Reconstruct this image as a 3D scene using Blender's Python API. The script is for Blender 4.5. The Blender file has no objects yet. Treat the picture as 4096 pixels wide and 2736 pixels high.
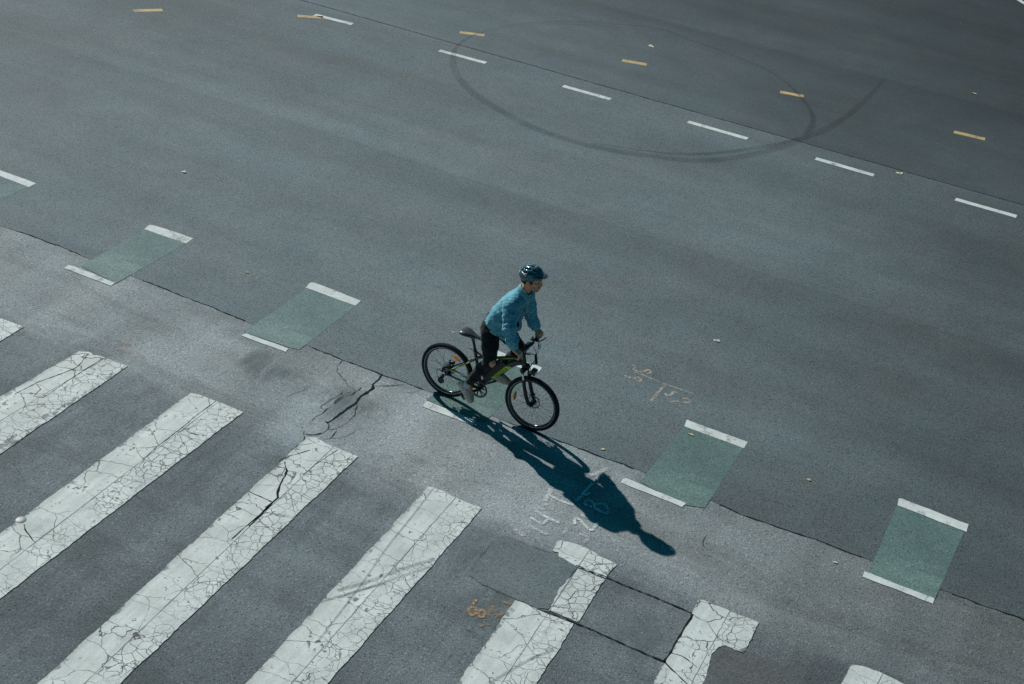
import bpy, bmesh, math, random
import numpy as np
from mathutils import Vector, Matrix
from mathutils.bvhtree import BVHTree
random.seed(7); RNG = np.random.default_rng(7)
SC = bpy.context.scene
COL = SC.collection
PI = math.pi

# ------------------------------------------------------------------ camera (solved from the street markings)
CAM_H = 9.3375
FWD = np.array([-0.33817334, 0.78732336, -0.51551986])
RGT = np.array([0.88551013, 0.45167062, 0.10892871])
UPV = np.array([-0.31860729, 0.41966127, 0.84992577])
FPX = 5689.0
cam = bpy.data.cameras.new("camera"); cam.lens = 50.0; cam.sensor_width = 36.0; cam.clip_end = 2000
camo = bpy.data.objects.new("camera", cam); COL.objects.link(camo)
M = Matrix.Identity(4)
for i in range(3):
    M[i][0] = RGT[i]; M[i][1] = UPV[i]; M[i][2] = -FWD[i]
M[2][3] = CAM_H
camo.matrix_world = M
SC.camera = camo

def G(x, y):
    """a point of the street surface, surveyed from its place in the 4096 x 2736 photograph"""
    d = FWD + RGT * ((x - 2048) / FPX) - UPV * ((y - 1368) / FPX)
    t = -CAM_H / d[2]
    return (d[0] * t, d[1] * t)
def GZ(ox, oy, s, pts):
    return [G(ox + x * s, oy + y * s) for x, y in pts]

# ------------------------------------------------------------------ light
SUN_EL, SUN_AZ = math.radians(37.7), math.radians(-26.2)      # direction the light travels
d = Vector((math.cos(SUN_AZ) * math.cos(SUN_EL), math.sin(SUN_AZ) * math.cos(SUN_EL), -math.sin(SUN_EL)))
sl = bpy.data.lights.new("sun", 'SUN'); sl.energy = 4.5; sl.angle = math.radians(0.55); sl.color = (1.0, 0.975, 0.93)
so = bpy.data.objects.new("sun", sl); COL.objects.link(so); so.rotation_euler = d.to_track_quat('-Z', 'Y').to_euler()
so.location = (-20, 20, 30)
w = bpy.data.worlds.new("World"); SC.world = w; w.use_nodes = True
nt = w.node_tree
sky = nt.nodes.new('ShaderNodeTexSky'); sky.sky_type = 'NISHITA'; sky.sun_disc = False
sky.sun_elevation = SUN_EL; sky.sun_rotation = math.radians(-63.8)
tint = nt.nodes.new('ShaderNodeMix'); tint.data_type = 'RGBA'; tint.blend_type = 'MULTIPLY'; tint.inputs[0].default_value = 1
tint.inputs[7].default_value = (0.06, 0.58, 0.66, 1)
nt.links.new(sky.outputs[0], tint.inputs[6]); nt.links.new(tint.outputs[2], nt.nodes['Background'].inputs[0])
nt.nodes['Background'].inputs[1].default_value = 0.055
SC.view_settings.view_transform = 'Standard'; SC.view_settings.look = 'None'; SC.view_settings.exposure = 0.0
SC.view_settings.gamma = 1.0
SC.render.engine = 'CYCLES'
SC.cycles.use_denoising = False
SC.cycles.max_bounces = 6

# ------------------------------------------------------------------ materials
class NT:
    def __init__(s, name):
        s.m = bpy.data.materials.new(name); s.m.use_nodes = True
        s.t = s.m.node_tree; s.b = s.t.nodes['Principled BSDF']; s._obj = None
    def n(s, typ, ins=None, **kw):
        nd = s.t.nodes.new('ShaderNode' + typ)
        for k, v in kw.items(): setattr(nd, k, v)
        for k, v in (ins or {}).items(): s.put(nd.inputs[k], v)
        return nd
    def put(s, sock, v):
        if hasattr(v, 'is_output'): s.t.links.new(v, sock)
        else:
            if isinstance(v, tuple) and len(v) == 3 and sock.type == 'RGBA': v = (*v, 1)
            sock.default_value = v
    def set(s, **kw):
        for k, v in kw.items(): s.put(s.b.inputs[k.replace('_', ' ')], v)
    def obj(s):
        if s._obj is None: s._obj = s.n('TexCoord').outputs['Object']
        return s._obj
    def math(s, op, a, b=None, c=None):
        nd = s.n('Math', operation=op)
        s.put(nd.inputs[0], a)
        if b is not None: s.put(nd.inputs[1], b)
        if c is not None: s.put(nd.inputs[2], c)
        return nd.outputs[0]
    def map(s, v, a, b, c, d_, smooth=False):
        nd = s.n('MapRange', interpolation_type='SMOOTHSTEP' if smooth else 'LINEAR')
        for i, x in enumerate((v, a, b, c, d_)): s.put(nd.inputs[i], x)
        return nd.outputs[0]
    def noise(s, scale, detail=2, rough=.5, vec=None, stretch=None, dist=0):
        v = vec or s.obj()
        if stretch: v = s.n('Mapping', {'Vector': v, 'Scale': stretch}).outputs[0]
        return s.n('TexNoise', {'Vector': v, 'Scale': scale, 'Detail': detail, 'Roughness': rough, 'Distortion': dist}).outputs[0]
    def vor(s, scale, feature='F1', out='Distance', vec=None, stretch=None, rnd=1.0):
        v = vec or s.obj()
        if stretch: v = s.n('Mapping', {'Vector': v, 'Scale': stretch}).outputs[0]
        nd = s.n('TexVoronoi', {'Vector': v, 'Scale': scale, 'Randomness': rnd}, feature=feature)
        return nd.outputs[out]
    def mix(s, f, a, b, blend='MIX'):
        nd = s.n('Mix', data_type='RGBA', blend_type=blend)
        s.put(nd.inputs[0], f); s.put(nd.inputs[6], a); s.put(nd.inputs[7], b)
        return nd.outputs[2]
    def mulv(s, col, val):
        """colour times a scalar"""
        nd = s.n('VectorMath', operation='SCALE'); s.put(nd.inputs[0], col); s.put(nd.inputs[3], val)
        return nd.outputs[0]
    def ramp(s, v, stops, interp='LINEAR'):
        nd = s.n('ValToRGB', {'Fac': v}); r = nd.color_ramp; r.interpolation = interp
        while len(r.elements) > 1: r.elements.remove(r.elements[-1])
        for i, (p, c) in enumerate(stops):
            e = r.elements[0] if i == 0 else r.elements.new(p)
            e.position = p; e.color = (c, c, c, 1) if not isinstance(c, tuple) else (*c, 1)
        return nd.outputs[0]
    def bump(s, h, strength=.4, dist=.004):
        s.put(s.b.inputs['Normal'], s.n('Bump', {'Height': h, 'Strength': strength, 'Distance': dist}).outputs[0])
    def alpha(s, fac):
        tr = s.n('BsdfTransparent'); mx = s.n('MixShader')
        s.put(mx.inputs[0], fac); s.t.links.new(tr.outputs[0], mx.inputs[1]); s.t.links.new(s.b.outputs[0], mx.inputs[2])
        s.t.links.new(mx.outputs[0], s.t.nodes['Material Output'].inputs[0])

def simple(name, col, rough=.5, metal=0., spec=.5, var=.15, scale=30, bump=0, coat=0):
    t = NT(name)
    n = t.noise(scale, 3)
    c = t.mulv(col, t.map(n, .3, .7, 1 - var, 1 + var))
    t.set(Base_Color=c, Roughness=t.map(n, .3, .7, max(.02, rough - .06), min(1, rough + .06)), Metallic=metal, Specular_IOR_Level=spec)
    if coat: t.set(Coat_Weight=coat, Coat_Roughness=.08)
    if bump: t.bump(n, bump, .002)
    return t.m

def asphalt_nodes(t, base, grain=1.0, stones=.5, gscale=48, blot=.14):
    """grainy tarmac: large blotches, drag streaks along the street, aggregate grain and pale stones"""
    o = t.obj()
    big = t.noise(.28, 5, .62)
    mid = t.noise(1.7, 4, .6)
    streak = t.noise(1.0, 4, .6, stretch=(.10, 1.1, 1))
    g1 = t.noise(gscale, 2, .75)
    g2 = t.noise(gscale * 2.3, 1, .6)
    v = t.map(big, .3, .7, 1 - blot, 1 + blot)
    v = t.math('MULTIPLY', v, t.map(streak, .3, .7, .87, 1.13))
    v = t.math('MULTIPLY', v, t.map(mid, .28, .72, .91, 1.09))
    g = t.math('ADD', t.math('MULTIPLY', t.math('SUBTRACT', g1, .5), 1.5 * grain), t.math('MULTIPLY', t.math('SUBTRACT', g2, .5), 1.3 * grain))
    vs = t.n('Separate', {}, ) if False else None
    cell = t.n('SeparateColor', {'Color': t.vor(gscale * 1.25, 'F1', 'Color')}).outputs[0]
    pits = t.map(cell, 0, .16, -.38 * grain, 0)
    peb = t.map(cell, .86, 1, 0, stones)
    g = t.math('ADD', g, t.math('ADD', pits, peb))
    v = t.math('MULTIPLY', v, t.math('MAXIMUM', t.math('ADD', g, 1), .25))
    hue = t.noise(.75, 4, .62)
    warm = t.mix(t.map(hue, .38, .62, 0, 1), tuple(base), (base[0] * 1.10, base[1] * 1.01, base[2] * .96))
    return warm, v, g

def big_(t): return t.noise(.22, 3, .6)
def road_band_material():
    t = NT("tarmac_newer")
    c, v, g = asphalt_nodes(t, (.107, .146, .162), grain=1.15, stones=.35, gscale=52, blot=.13)
    y = t.n('SeparateXYZ', {'Vector': t.obj()}).outputs[1]
    yy = t.math('ADD', y, t.math('MULTIPLY', t.math('SUBTRACT', t.noise(3.2, 5, .7), .5), .22))
    f = t.map(yy, 12, 24, 0, 1)
    P = lambda q: (q - 12) / 12
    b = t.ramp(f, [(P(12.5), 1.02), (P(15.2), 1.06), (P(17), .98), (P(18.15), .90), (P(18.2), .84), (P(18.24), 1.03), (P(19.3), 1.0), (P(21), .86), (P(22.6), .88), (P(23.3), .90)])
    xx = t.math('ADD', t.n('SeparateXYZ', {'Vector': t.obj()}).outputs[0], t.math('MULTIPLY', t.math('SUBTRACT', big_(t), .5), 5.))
    v = t.math('MULTIPLY', v, t.math('MULTIPLY', t.map(xx, -6.5, .5, 1.0, .54, True), t.map(xx, -20, -12, .80, 1.04, True)))  # lens vignette painted into the tarmac colour, darker towards both x ends
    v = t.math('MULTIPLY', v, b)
    t.set(Base_Color=t.mulv(c, v), Roughness=.78, Specular_IOR_Level=.35); t.bump(g, .55, .006)
    return t.m
def road_far_material():
    t = NT("tarmac_far_lanes")
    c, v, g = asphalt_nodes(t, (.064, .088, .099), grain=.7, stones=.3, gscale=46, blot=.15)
    y = t.n('SeparateXYZ', {'Vector': t.obj()}).outputs[1]
    yy = t.math('ADD', y, t.math('MULTIPLY', t.math('SUBTRACT', t.noise(2.4, 5, .7), .5), .3))
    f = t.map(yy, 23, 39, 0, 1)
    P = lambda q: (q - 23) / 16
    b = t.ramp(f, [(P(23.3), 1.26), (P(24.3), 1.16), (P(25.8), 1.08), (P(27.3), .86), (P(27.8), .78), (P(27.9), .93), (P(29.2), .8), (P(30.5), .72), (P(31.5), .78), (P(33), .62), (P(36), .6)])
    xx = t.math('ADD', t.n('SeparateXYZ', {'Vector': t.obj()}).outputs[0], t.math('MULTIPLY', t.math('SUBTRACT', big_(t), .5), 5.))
    v = t.math('MULTIPLY', v, t.map(xx, -13, -1, 1.12, .58, True))  # vignette darkening towards +x, put into the colour of the far lanes
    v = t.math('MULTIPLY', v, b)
    t.set(Base_Color=t.mulv(c, v), Roughness=.75, Specular_IOR_Level=.3); t.bump(g, .5, .006)
    return t.m
def road_old_material():
    t = NT("tarmac_old_coarse")
    c, v, g = asphalt_nodes(t, (.240, .286, .310), grain=.9, stones=.55, gscale=44, blot=.15)
    xyz = t.n('SeparateXYZ', {'Vector': t.obj()})
    y = xyz.outputs[1]
    wob = t.math('MULTIPLY', t.math('SUBTRACT', t.noise(1.3, 5, .65), .5), .9)
    yy = t.math('ADD', y, wob)
    f = t.map(yy, 6, 13, 0, 1)
    P = lambda q: (q - 6) / 7
    # rubber-polished running surface in the crossing, pale raw stone just beyond the ends of the stripes
    b = t.ramp(f, [(P(6.2), .52), (P(8.0), .60), (P(9.8), .72), (P(10.75), .80), (P(11.05), 1.0), (P(11.5), 1.05), (P(12.1), .98), (P(12.9), .98)])
    sl_ = t.map(t.noise(1.0, 5, .65, stretch=(.45, 1.6, 1), dist=.6), .47, .62, 1.0, .80, True)
    rut = t.math('MULTIPLY', t.map(yy, 11.2, 10.6, 0, 1), t.map(t.noise(.5, 2, .5), .42, .58, .25, 1))
    chat = t.map(t.noise(1.0, 5, .72, stretch=(7.5, .9, 1), dist=.4), .36, .62, -.20, .10)
    lane = t.map(t.noise(1.0, 3, .55, stretch=(1.15, .16, 1)), .40, .62, -.12, .12)
    v = t.math('MULTIPLY', v, t.math('ADD', 1, t.math('ADD', t.math('MULTIPLY', rut, chat), lane)))
    v = t.math('MULTIPLY', t.math('MULTIPLY', v, b), sl_)
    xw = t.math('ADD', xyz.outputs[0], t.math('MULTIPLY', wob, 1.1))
    v = t.math('MULTIPLY', v, t.map(xw, -4.2, .4, 1.0, .50, True))  # corner falloff of the lens painted in: old tarmac darkens with x
    c = t.mix(t.map(yy, 11.1, 10.5, .0, .8), c, (.190, .236, .254))
    c = t.mix(t.map(yy, 10.6, 11.3, .0, .5), c, (.258, .290, .288))
    t.set(Base_Color=t.mulv(c, v), Roughness=.82, Specular_IOR_Level=.3); t.bump(g, .8, .008)
    return t.m
def patch_material(col=(.112, .146, .158), name='tarmac_patch'):
    t = NT(name)
    c, v, g = asphalt_nodes(t, col, grain=.8, stones=.5, gscale=50, blot=.12)
    t.set(Base_Color=t.mulv(c, v), Roughness=.8, Specular_IOR_Level=.3); t.bump(g, .6, .006)
    return t.m
def smear_material(name, col, strength):
    """thin film lying on the street; the u/v of its strip fade it out at the rims"""
    t = NT(name)
    c, v, g = asphalt_nodes(t, col, grain=.9, stones=.4, gscale=48, blot=.1)
    uv = t.n('SeparateXYZ', {'Vector': t.n('TexCoord').outputs['UV']})
    u, vv = uv.outputs[0], uv.outputs[1]
    e = t.math('MULTIPLY', t.map(t.math('ABSOLUTE', t.math('SUBTRACT', u, .5)), .5, .1, 0, 1, True), t.map(t.math('ABSOLUTE', t.math('SUBTRACT', vv, .5)), .5, .2, 0, 1, True))
    n = t.map(t.noise(1.6, 6, .7, stretch=(1.8, .6, 1), dist=.8), .40, .62, .0, 1)
    t.set(Base_Color=t.mulv(c, v), Roughness=.8, Specular_IOR_Level=.3); t.bump(g, .5, .006)
    t.alpha(t.math('MULTIPLY', t.math('MULTIPLY', e, n), strength))
    return t.m
def skid_material(strength=.55, name="skid_rubber"):
    t = NT(name)
    uv = t.n('SeparateXYZ', {'Vector': t.n('TexCoord').outputs['UV']})
    vv = uv.outputs[1]
    e = t.map(t.math('ABSOLUTE', t.math('SUBTRACT', vv, .5)), .5, .2, 0, 1, True)
    rib = t.map(t.math('SINE', t.math('MULTIPLY', vv, 28)), -1, 1, .75, 1)
    n = t.math('MULTIPLY', t.map(t.noise(1.2, 4, .6), .3, .65, .45, 1), t.map(t.noise(45, 3, .7), .35, .65, .35, 1))
    t.set(Base_Color=(.024, .030, .034), Roughness=.7, Specular_IOR_Level=.3)
    t.alpha(t.math('MULTIPLY', t.math('MULTIPLY', t.math('MULTIPLY', e, n), rib), strength))
    return t.m
def chalk_material(name, col, strength, lo=.36, hi=.62):
    t = NT(name)
    vv = t.n('SeparateXYZ', {'Vector': t.n('TexCoord').outputs['UV']}).outputs[1]
    e = t.map(t.math('ABSOLUTE', t.math('SUBTRACT', vv, .5)), .5, .15, 0, 1, True)
    n = t.math('MULTIPLY', t.map(t.noise(38, 3, .75), lo, hi, 0, 1), t.map(t.noise(5, 3, .6), .3, .6, .45, 1))
    t.set(Base_Color=col, Roughness=.9, Specular_IOR_Level=.1)
    t.alpha(t.math('MULTIPLY', t.math('MULTIPLY', e, n), strength))
    return t.m
def paint_material(name, col, cells, worn=.25, fine=True):
    """thick road paint: dirt, drag marks and a net of cracks, coarse on one half and fine on the other"""
    t = NT(name)
    uv = t.n('TexCoord').outputs['UV']
    rnd = t.n('ObjectInfo').outputs['Random']
    off = t.n('CombineXYZ', {0: t.math('MULTIPLY', rnd, 37.), 1: t.math('MULTIPLY', rnd, 91.), 2: 0.}).outputs[0]
    vec = t.n('VectorMath', {0: t.obj(), 1: off}, operation='ADD').outputs[0]
    nv = t.n('TexNoise', {'Vector': vec, 'Scale': 7., 'Detail': 3.}).outputs[1]
    wv = t.n('VectorMath', {0: vec, 1: t.n('VectorMath', {0: nv, 3: .10}, operation='SCALE').outputs[0]}, operation='ADD').outputs[0]
    u = t.n('SeparateXYZ', {'Vector': uv}).outputs[0]
    d1 = t.vor(cells[0], 'DISTANCE_TO_EDGE', vec=wv, stretch=(.62, 1.15, 1))
    d2 = t.vor(cells[1], 'DISTANCE_TO_EDGE', vec=wv)
    fade = t.noise(1.6, 3, .6, vec=vec)
    k1 = t.map(d1, t.map(fade, .42, .62, .0, .003), t.map(fade, .40, .62, .003, .014), .95, 0)
    k2 = t.math('MULTIPLY', t.map(d2, t.map(fade, .35, .6, .0, .006), t.map(fade, .3, .6, .014, .040), .85, 0), t.map(fade, .3, .55, .2, 1))
    side = t.map(t.math('ADD', u, t.math('MULTIPLY', t.math('SUBTRACT', t.noise(4, 3, .6, vec=vec), .5), .05)), .515, .53, 0, 1)
    k = t.math('MAXIMUM', k1, t.math('MULTIPLY', k2, side)) if fine else k1
    if fine:
        jn = t.math('ABSOLUTE', t.math('SUBTRACT', t.math('ADD', u, t.math('MULTIPLY', t.math('SUBTRACT', t.noise(6, 3, .7, vec=vec), .5), .035)), .52))
        jw = t.map(t.noise(2.2, 3, .6, vec=vec), .35, .7, .004, .02)
        k = t.math('MAXIMUM', k, t.math('MULTIPLY', t.map(jn, 0, jw, .85, 0), 1.0))
    dirt = t.noise(2.6, 5, .65, vec=vec)
    drag = t.noise(9, 4, .65, vec=vec, stretch=(1.6, .16, 1))
    spk = t.noise(60, 2, .7)
    v = t.math('MULTIPLY', t.map(dirt, .3, .7, 1 - worn, 1.05), t.map(drag, .35, .7, 1.06, .86))
    v = t.math('MULTIPLY', v, t.map(spk, .3, .7, .90, 1.09))
    if fine: v = t.math('MULTIPLY', v, t.map(u, .02, .10, .87, 1, True))
    eg = t.map(t.math('ABSOLUTE', t.math('SUBTRACT', u, .5)), .38, .5, 0, .20)
    flake = t.map(t.math('ADD', t.noise(5.5, 6, .72, vec=vec), eg), .70, .74, 0, .9) if fine else 0.0
    bald = t.map(t.noise(1.1, 6, .75, vec=vec), .60, .68, 0, .45)
    pit = t.map(t.math('MULTIPLY', t.noise(16, 4, .7, vec=vec), t.map(dirt, .35, .7, .8, 1.15)), .60, .66, 0, .8)
    c = t.mulv(col, v)
    c = t.mix(t.math('MAXIMUM', flake, t.math('MULTIPLY', bald, t.map(spk, .4, .6, .3, 1))), c, (.16, .185, .192))
    c = t.mix(t.math('MAXIMUM', k, pit), c, (.030, .036, .038))
    h = t.math('SUBTRACT', t.math('MULTIPLY', spk, .25), k)
    t.set(Base_Color=c, Roughness=.72, Specular_IOR_Level=.35); t.bump(h, .7, .006)
    return t.m
def bar_material():
    """thin white or yellow line paint, scuffed through to the tarmac in places"""
    def mk(name, col, lo, hi):
        t = NT(name)
        rnd = t.n('ObjectInfo').outputs['Random']
        off = t.n('CombineXYZ', {0: t.math('MULTIPLY', rnd, 53.), 1: t.math('MULTIPLY', rnd, 17.), 2: 0.}).outputs[0]
        vec = t.n('VectorMath', {0: t.obj(), 1: off}, operation='ADD').outputs[0]
        a = t.noise(4.5, 5, .7, vec=vec, stretch=(1.0, .55, 1)); b = t.noise(48, 2, .75)
        wear = t.map(t.math('ADD', t.math('MULTIPLY', a, .72), t.math('MULTIPLY', b, .28)), lo, hi, 0, .8)
        c = t.mulv(col, t.math('MULTIPLY', t.map(t.noise(6, 4, .6, vec=vec), .3, .7, .84, 1.06), t.map(b, .3, .7, .93, 1.06)))
        t.set(Base_Color=t.mix(wear, c, (.10, .112, .116)), Roughness=.75, Specular_IOR_Level=.3); t.bump(b, .5, .004)
        return t.m
    return mk("white_line_paint", (.575, .63, .61), .535, .65), mk("yellow_line_paint", (.50, .365, .17), .51, .63)
def green_material(name, gc, worn):
    t = NT(name)
    c, v, g = asphalt_nodes(t, gc, grain=.9, stones=.3, gscale=50, blot=.14)
    wear = t.map(t.noise(9, 4, .7), .50, .68, worn * .5, .2 + worn)
    c = t.mix(wear, c, (.150, .195, .196))
    drag = t.map(t.noise(2.2, 5, .68, stretch=(.5, 2.2, 1), dist=.5), .50, .66, 1.04, .80)
    t.set(Base_Color=t.mulv(c, t.math('MULTIPLY', v, drag)), Roughness=.75, Specular_IOR_Level=.3); t.bump(g, .6, .005)
    return t.m

MAT = {}
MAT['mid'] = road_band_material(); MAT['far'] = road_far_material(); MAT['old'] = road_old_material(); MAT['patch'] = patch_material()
MAT['fill'] = patch_material((.086, .102, .108), 'tarmac_fill'); MAT['smear'] = smear_material("tar_smear", (.120, .160, .172), .6)
MAT['skid'] = skid_material(.34); MAT['skid_faint'] = skid_material(.20, 'skid_rubber_faint'); MAT['skid_paint'] = skid_material(.5, "skid_rubber_on_paint")
MAT['crack'] = simple("crack_void", (.016, .020, .022), .95, spec=.05)
MAT['stripe'] = paint_material("crosswalk_paint", (.580, .640, .618), (3.0, 9.5))
MAT['white'], MAT['yellow'] = bar_material()
MAT['green_worn'] = green_material("green_lane_paint_worn", (.112, .190, .188), .45); MAT['green'] = green_material("green_lane_paint", (.084, .156, .150), .16)  # paler blocks are more worn; the darker green also holds painted vignetting
MAT['chalk'] = chalk_material("chalk_spray", (.62, .66, .67), 1.15, .34, .55)
MAT['chalk_faint'] = chalk_material("chalk_spray_faint", (.58, .61, .61), .75, .37, .57)
MAT['orange_spray'] = chalk_material("orange_spray", (.45, .29, .15), 1.25)
MAT['tan_spray'] = chalk_material("tan_spray", (.47, .40, .33), 1.15, .38, .58)
MAT['orange_faint'] = chalk_material("orange_spray_worn", (.40, .26, .15), .8); MAT['tan_faint'] = chalk_material("tan_spray_worn", (.40, .32, .25), .6, .42, .62); MAT['pink_spray'] = chalk_material("pink_spray", (.44, .24, .21), .5)

# ------------------------------------------------------------------ object helpers
def link(name, me, mats=None, parent=None, smooth=False):
    o = bpy.data.objects.new(name, me); COL.objects.link(o)
    for m in ([mats] if isinstance(mats, bpy.types.Material) else (mats or [])): me.materials.append(m)
    if parent: o.parent = parent
    if smooth:
        for p in me.polygons: p.use_smooth = True
    return o
def structure(o): o['kind'] = 'structure'; return o
def tag(o, label, cat, group=None):
    o['label'] = label; o['category'] = cat
    if group: o['group'] = group
    return o

class MB:
    """collects shapes into one mesh"""
    def __init__(s): s.v = []; s.f = []; s.mi = []; s.sm = []; s.uv = {}
    def add(s, V, F, mi=0, smooth=True):
        b = len(s.v); s.v += [tuple(map(float, p)) for p in V]
        for f in F: s.f.append([i + b for i in f]); s.mi.append(mi); s.sm.append(smooth)
    def tube(s, pts, r, seg=10, mi=0, cap=True, flat=None, smooth_path=0):
        P = [np.array(p, float) for p in pts]
        R = list(r) if hasattr(r, '__len__') else [r] * len(P)
        if smooth_path:
            Q = []; RR = []
            for i in range(len(P) - 1):
                p0 = P[max(i - 1, 0)]; p1 = P[i]; p2 = P[i + 1]; p3 = P[min(i + 2, len(P) - 1)]
                for k in range(smooth_path):
                    t = k / smooth_path
                    Q.append(.5 * ((2 * p1) + (-p0 + p2) * t + (2 * p0 - 5 * p1 + 4 * p2 - p3) * t * t + (-p0 + 3 * p1 - 3 * p2 + p3) * t ** 3))
                    RR.append(R[i] * (1 - t) + R[i + 1] * t)
            Q.append(P[-1]); RR.append(R[-1]); P, R = Q, RR
        n = len(P)
        T = [P[min(i + 1, n - 1)] - P[max(i - 1, 0)] for i in range(n)]
        T = [t / (np.linalg.norm(t) + 1e-12) for t in T]
        up = np.array([0, 1., 0]) if abs(T[0][1]) < .8 else np.array([1., 0, 0])
        V = []
        N = np.cross(T[0], up); N /= np.linalg.norm(N)
        for i in range(n):
            N = N - T[i] * (N @ T[i]); N /= np.linalg.norm(N); B = np.cross(T[i], N)
            fa, fb = flat if flat else (1, 1)
            for k in range(seg):
                a = 2 * PI * k / seg
                V.append(P[i] + R[i] * (math.cos(a) * N * fa + math.sin(a) * B * fb))
        F = [[i * seg + k, i * seg + (k + 1) % seg, (i + 1) * seg + (k + 1) % seg, (i + 1) * seg + k] for i in range(n - 1) for k in range(seg)]
        if cap: F += [list(range(seg))[::-1], [(n - 1) * seg + k for k in range(seg)]]
        s.add(V, F, mi); return s
    def box(s, c, size, rot=None, mi=0, bevel=0.0):
        bm = bmesh.new(); bmesh.ops.create_cube(bm, size=1)
        for v in bm.verts: v.co = Vector((v.co.x * size[0], v.co.y * size[1], v.co.z * size[2]))
        if bevel: bmesh.ops.bevel(bm, geom=bm.edges[:], offset=bevel, segments=2, affect='EDGES', profile=.6)
        s.bm(bm, c, rot, mi); return s
    def bm(s, bm, c=(0, 0, 0), rot=None, mi=0, smooth=True):
        bm.verts.index_update()
        Rm = rot if rot is not None else Matrix.Identity(3)
        V = [Rm @ v.co + Vector(c) for v in bm.verts]; F = [[v.index for v in f.verts] for f in bm.faces]
        s.add(V, F, mi, smooth); bm.free(); return s
    def prism(s, poly, y0, y1, mi=0, bevel=.0):
        """polygon in the x-z plane pulled out along y"""
        bm = bmesh.new(); n = len(poly)
        a = [bm.verts.new((p[0], y0, p[1])) for p in poly]; b = [bm.verts.new((p[0], y1, p[1])) for p in poly]
        bm.faces.new(a); bm.faces.new(b[::-1])
        for i in range(n): bm.faces.new((a[i], b[i], b[(i + 1) % n], a[(i + 1) % n]))
        bmesh.ops.recalc_face_normals(bm, faces=bm.faces[:])
        if bevel: bmesh.ops.bevel(bm, geom=bm.edges[:], offset=bevel, segments=3, affect='EDGES', profile=.6)
        return s.bm(bm, mi=mi)
    def ring(s, prof, seg=72, c=(0, 0, 0), mi=0):
        """closed profile of (radius, y) pairs turned about the y axis through c"""
        V = []; n = len(prof)
        for i in range(seg):
            a = 2 * PI * i / seg
            for r_, y_ in prof: V.append((c[0] + r_ * math.cos(a), c[1] + y_, c[2] + r_ * math.sin(a)))
        F = [[i * n + k, i * n + (k + 1) % n, ((i + 1) % seg) * n + (k + 1) % n, ((i + 1) % seg) * n + k] for i in range(seg) for k in range(n)]
        s.add(V, F, mi); return s
    def disc(s, r_, y0, y1, c=(0, 0, 0), seg=28, mi=0):
        return s.tube([(c[0], c[1] + y0, c[2]), (c[0], c[1] + y1, c[2])], r_, seg, mi)
    def ball(s, c, r_, mi=0, seg=14):
        bm = bmesh.new(); bmesh.ops.create_uvsphere(bm, u_segments=seg, v_segments=seg // 2 + 2, radius=1)
        rr = r_ if hasattr(r_, '__len__') else (r_, r_, r_)
        for v in bm.verts: v.co = Vector((v.co.x * rr[0], v.co.y * rr[1], v.co.z * rr[2]))
        return s.bm(bm, c, mi=mi)
    def build(s, name, mats, parent=None):
        me = bpy.data.meshes.new(name); me.from_pydata(s.v, [], s.f)
        for p, m, q in zip(me.polygons, s.mi, s.sm): p.material_index = m; p.use_smooth = q
        bm = bmesh.new(); bm.from_mesh(me); bmesh.ops.recalc_face_normals(bm, faces=bm.faces[:])
        bm.to_mesh(me); bm.free()
        me.update()
        o = link(name, me, mats, parent)
        try: me.set_sharp_from_angle(angle=math.radians(42))
        except Exception: pass
        return o

def jag(pts, amp, step, closed=True, rough=True):
    """roughen a flat outline"""
    out = []; n = len(pts); ph = random.random() * 50
    for i in range(n if closed else n - 1):
        a = np.array(pts[i]); b = np.array(pts[(i + 1) % n]); L = np.linalg.norm(b - a)
        k = max(1, int(L / step)); nn = np.array([-(b - a)[1], (b - a)[0]]) / (L + 1e-9)
        for j in range(k):
            t = j / k; q = a + (b - a) * t
            w_ = 0 if (j == 0 and not rough) else (random.uniform(-1, 1) * .55 + math.sin(ph + (i * 7 + t * L) * 9) * .45) * amp
            out.append(tuple(q + nn * w_))
    if not closed: out.append(tuple(pts[-1]))
    return out
def sheet(name, poly, z, mat, thick=0.0, uvbox=None, parent=None, origin=None):
    """flat film on the street with an optional real thickness; triangulated outline"""
    bm = bmesh.new()
    ox, oy = origin or (0, 0)
    vs = [bm.verts.new((p[0] - ox, p[1] - oy, z)) for p in poly]
    f = bm.faces.new(vs)
    if f.normal.z < 0: f.normal_flip()
    bm.normal_update()
    if f.normal.z < 0: f.normal_flip()
    if thick:
        lo = [bm.verts.new((v.co.x, v.co.y, z - thick)) for v in vs]
        n = len(vs)
        for i in range(n): bm.faces.new((vs[i], lo[i], lo[(i + 1) % n], vs[(i + 1) % n]))
        bmesh.ops.recalc_face_normals(bm, faces=[g for g in bm.faces if g is not f])
    bmesh.ops.triangulate(bm, faces=[f], ngon_method='EAR_CLIP')
    uvl = bm.loops.layers.uv.new('UVMap')
    if uvbox:
        (ax, ay), (bx, by), (cx, cy) = uvbox     # corner, +u corner, +v corner
        e1 = np.array([bx - ax, by - ay]); e2 = np.array([cx - ax, cy - ay]); Mi = np.linalg.inv(np.array([e1, e2]).T)
        for fc in bm.faces:
            for lp in fc.loops:
                q = Mi @ np.array([lp.vert.co.x + ox - ax, lp.vert.co.y + oy - ay]); lp[uvl].uv = (q[0], q[1])
    me = bpy.data.meshes.new(name); bm.to_mesh(me); bm.free()
    o = link(name, me, mat, parent)
    if not parent: o.location = (ox, oy, 0)
    return o
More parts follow.
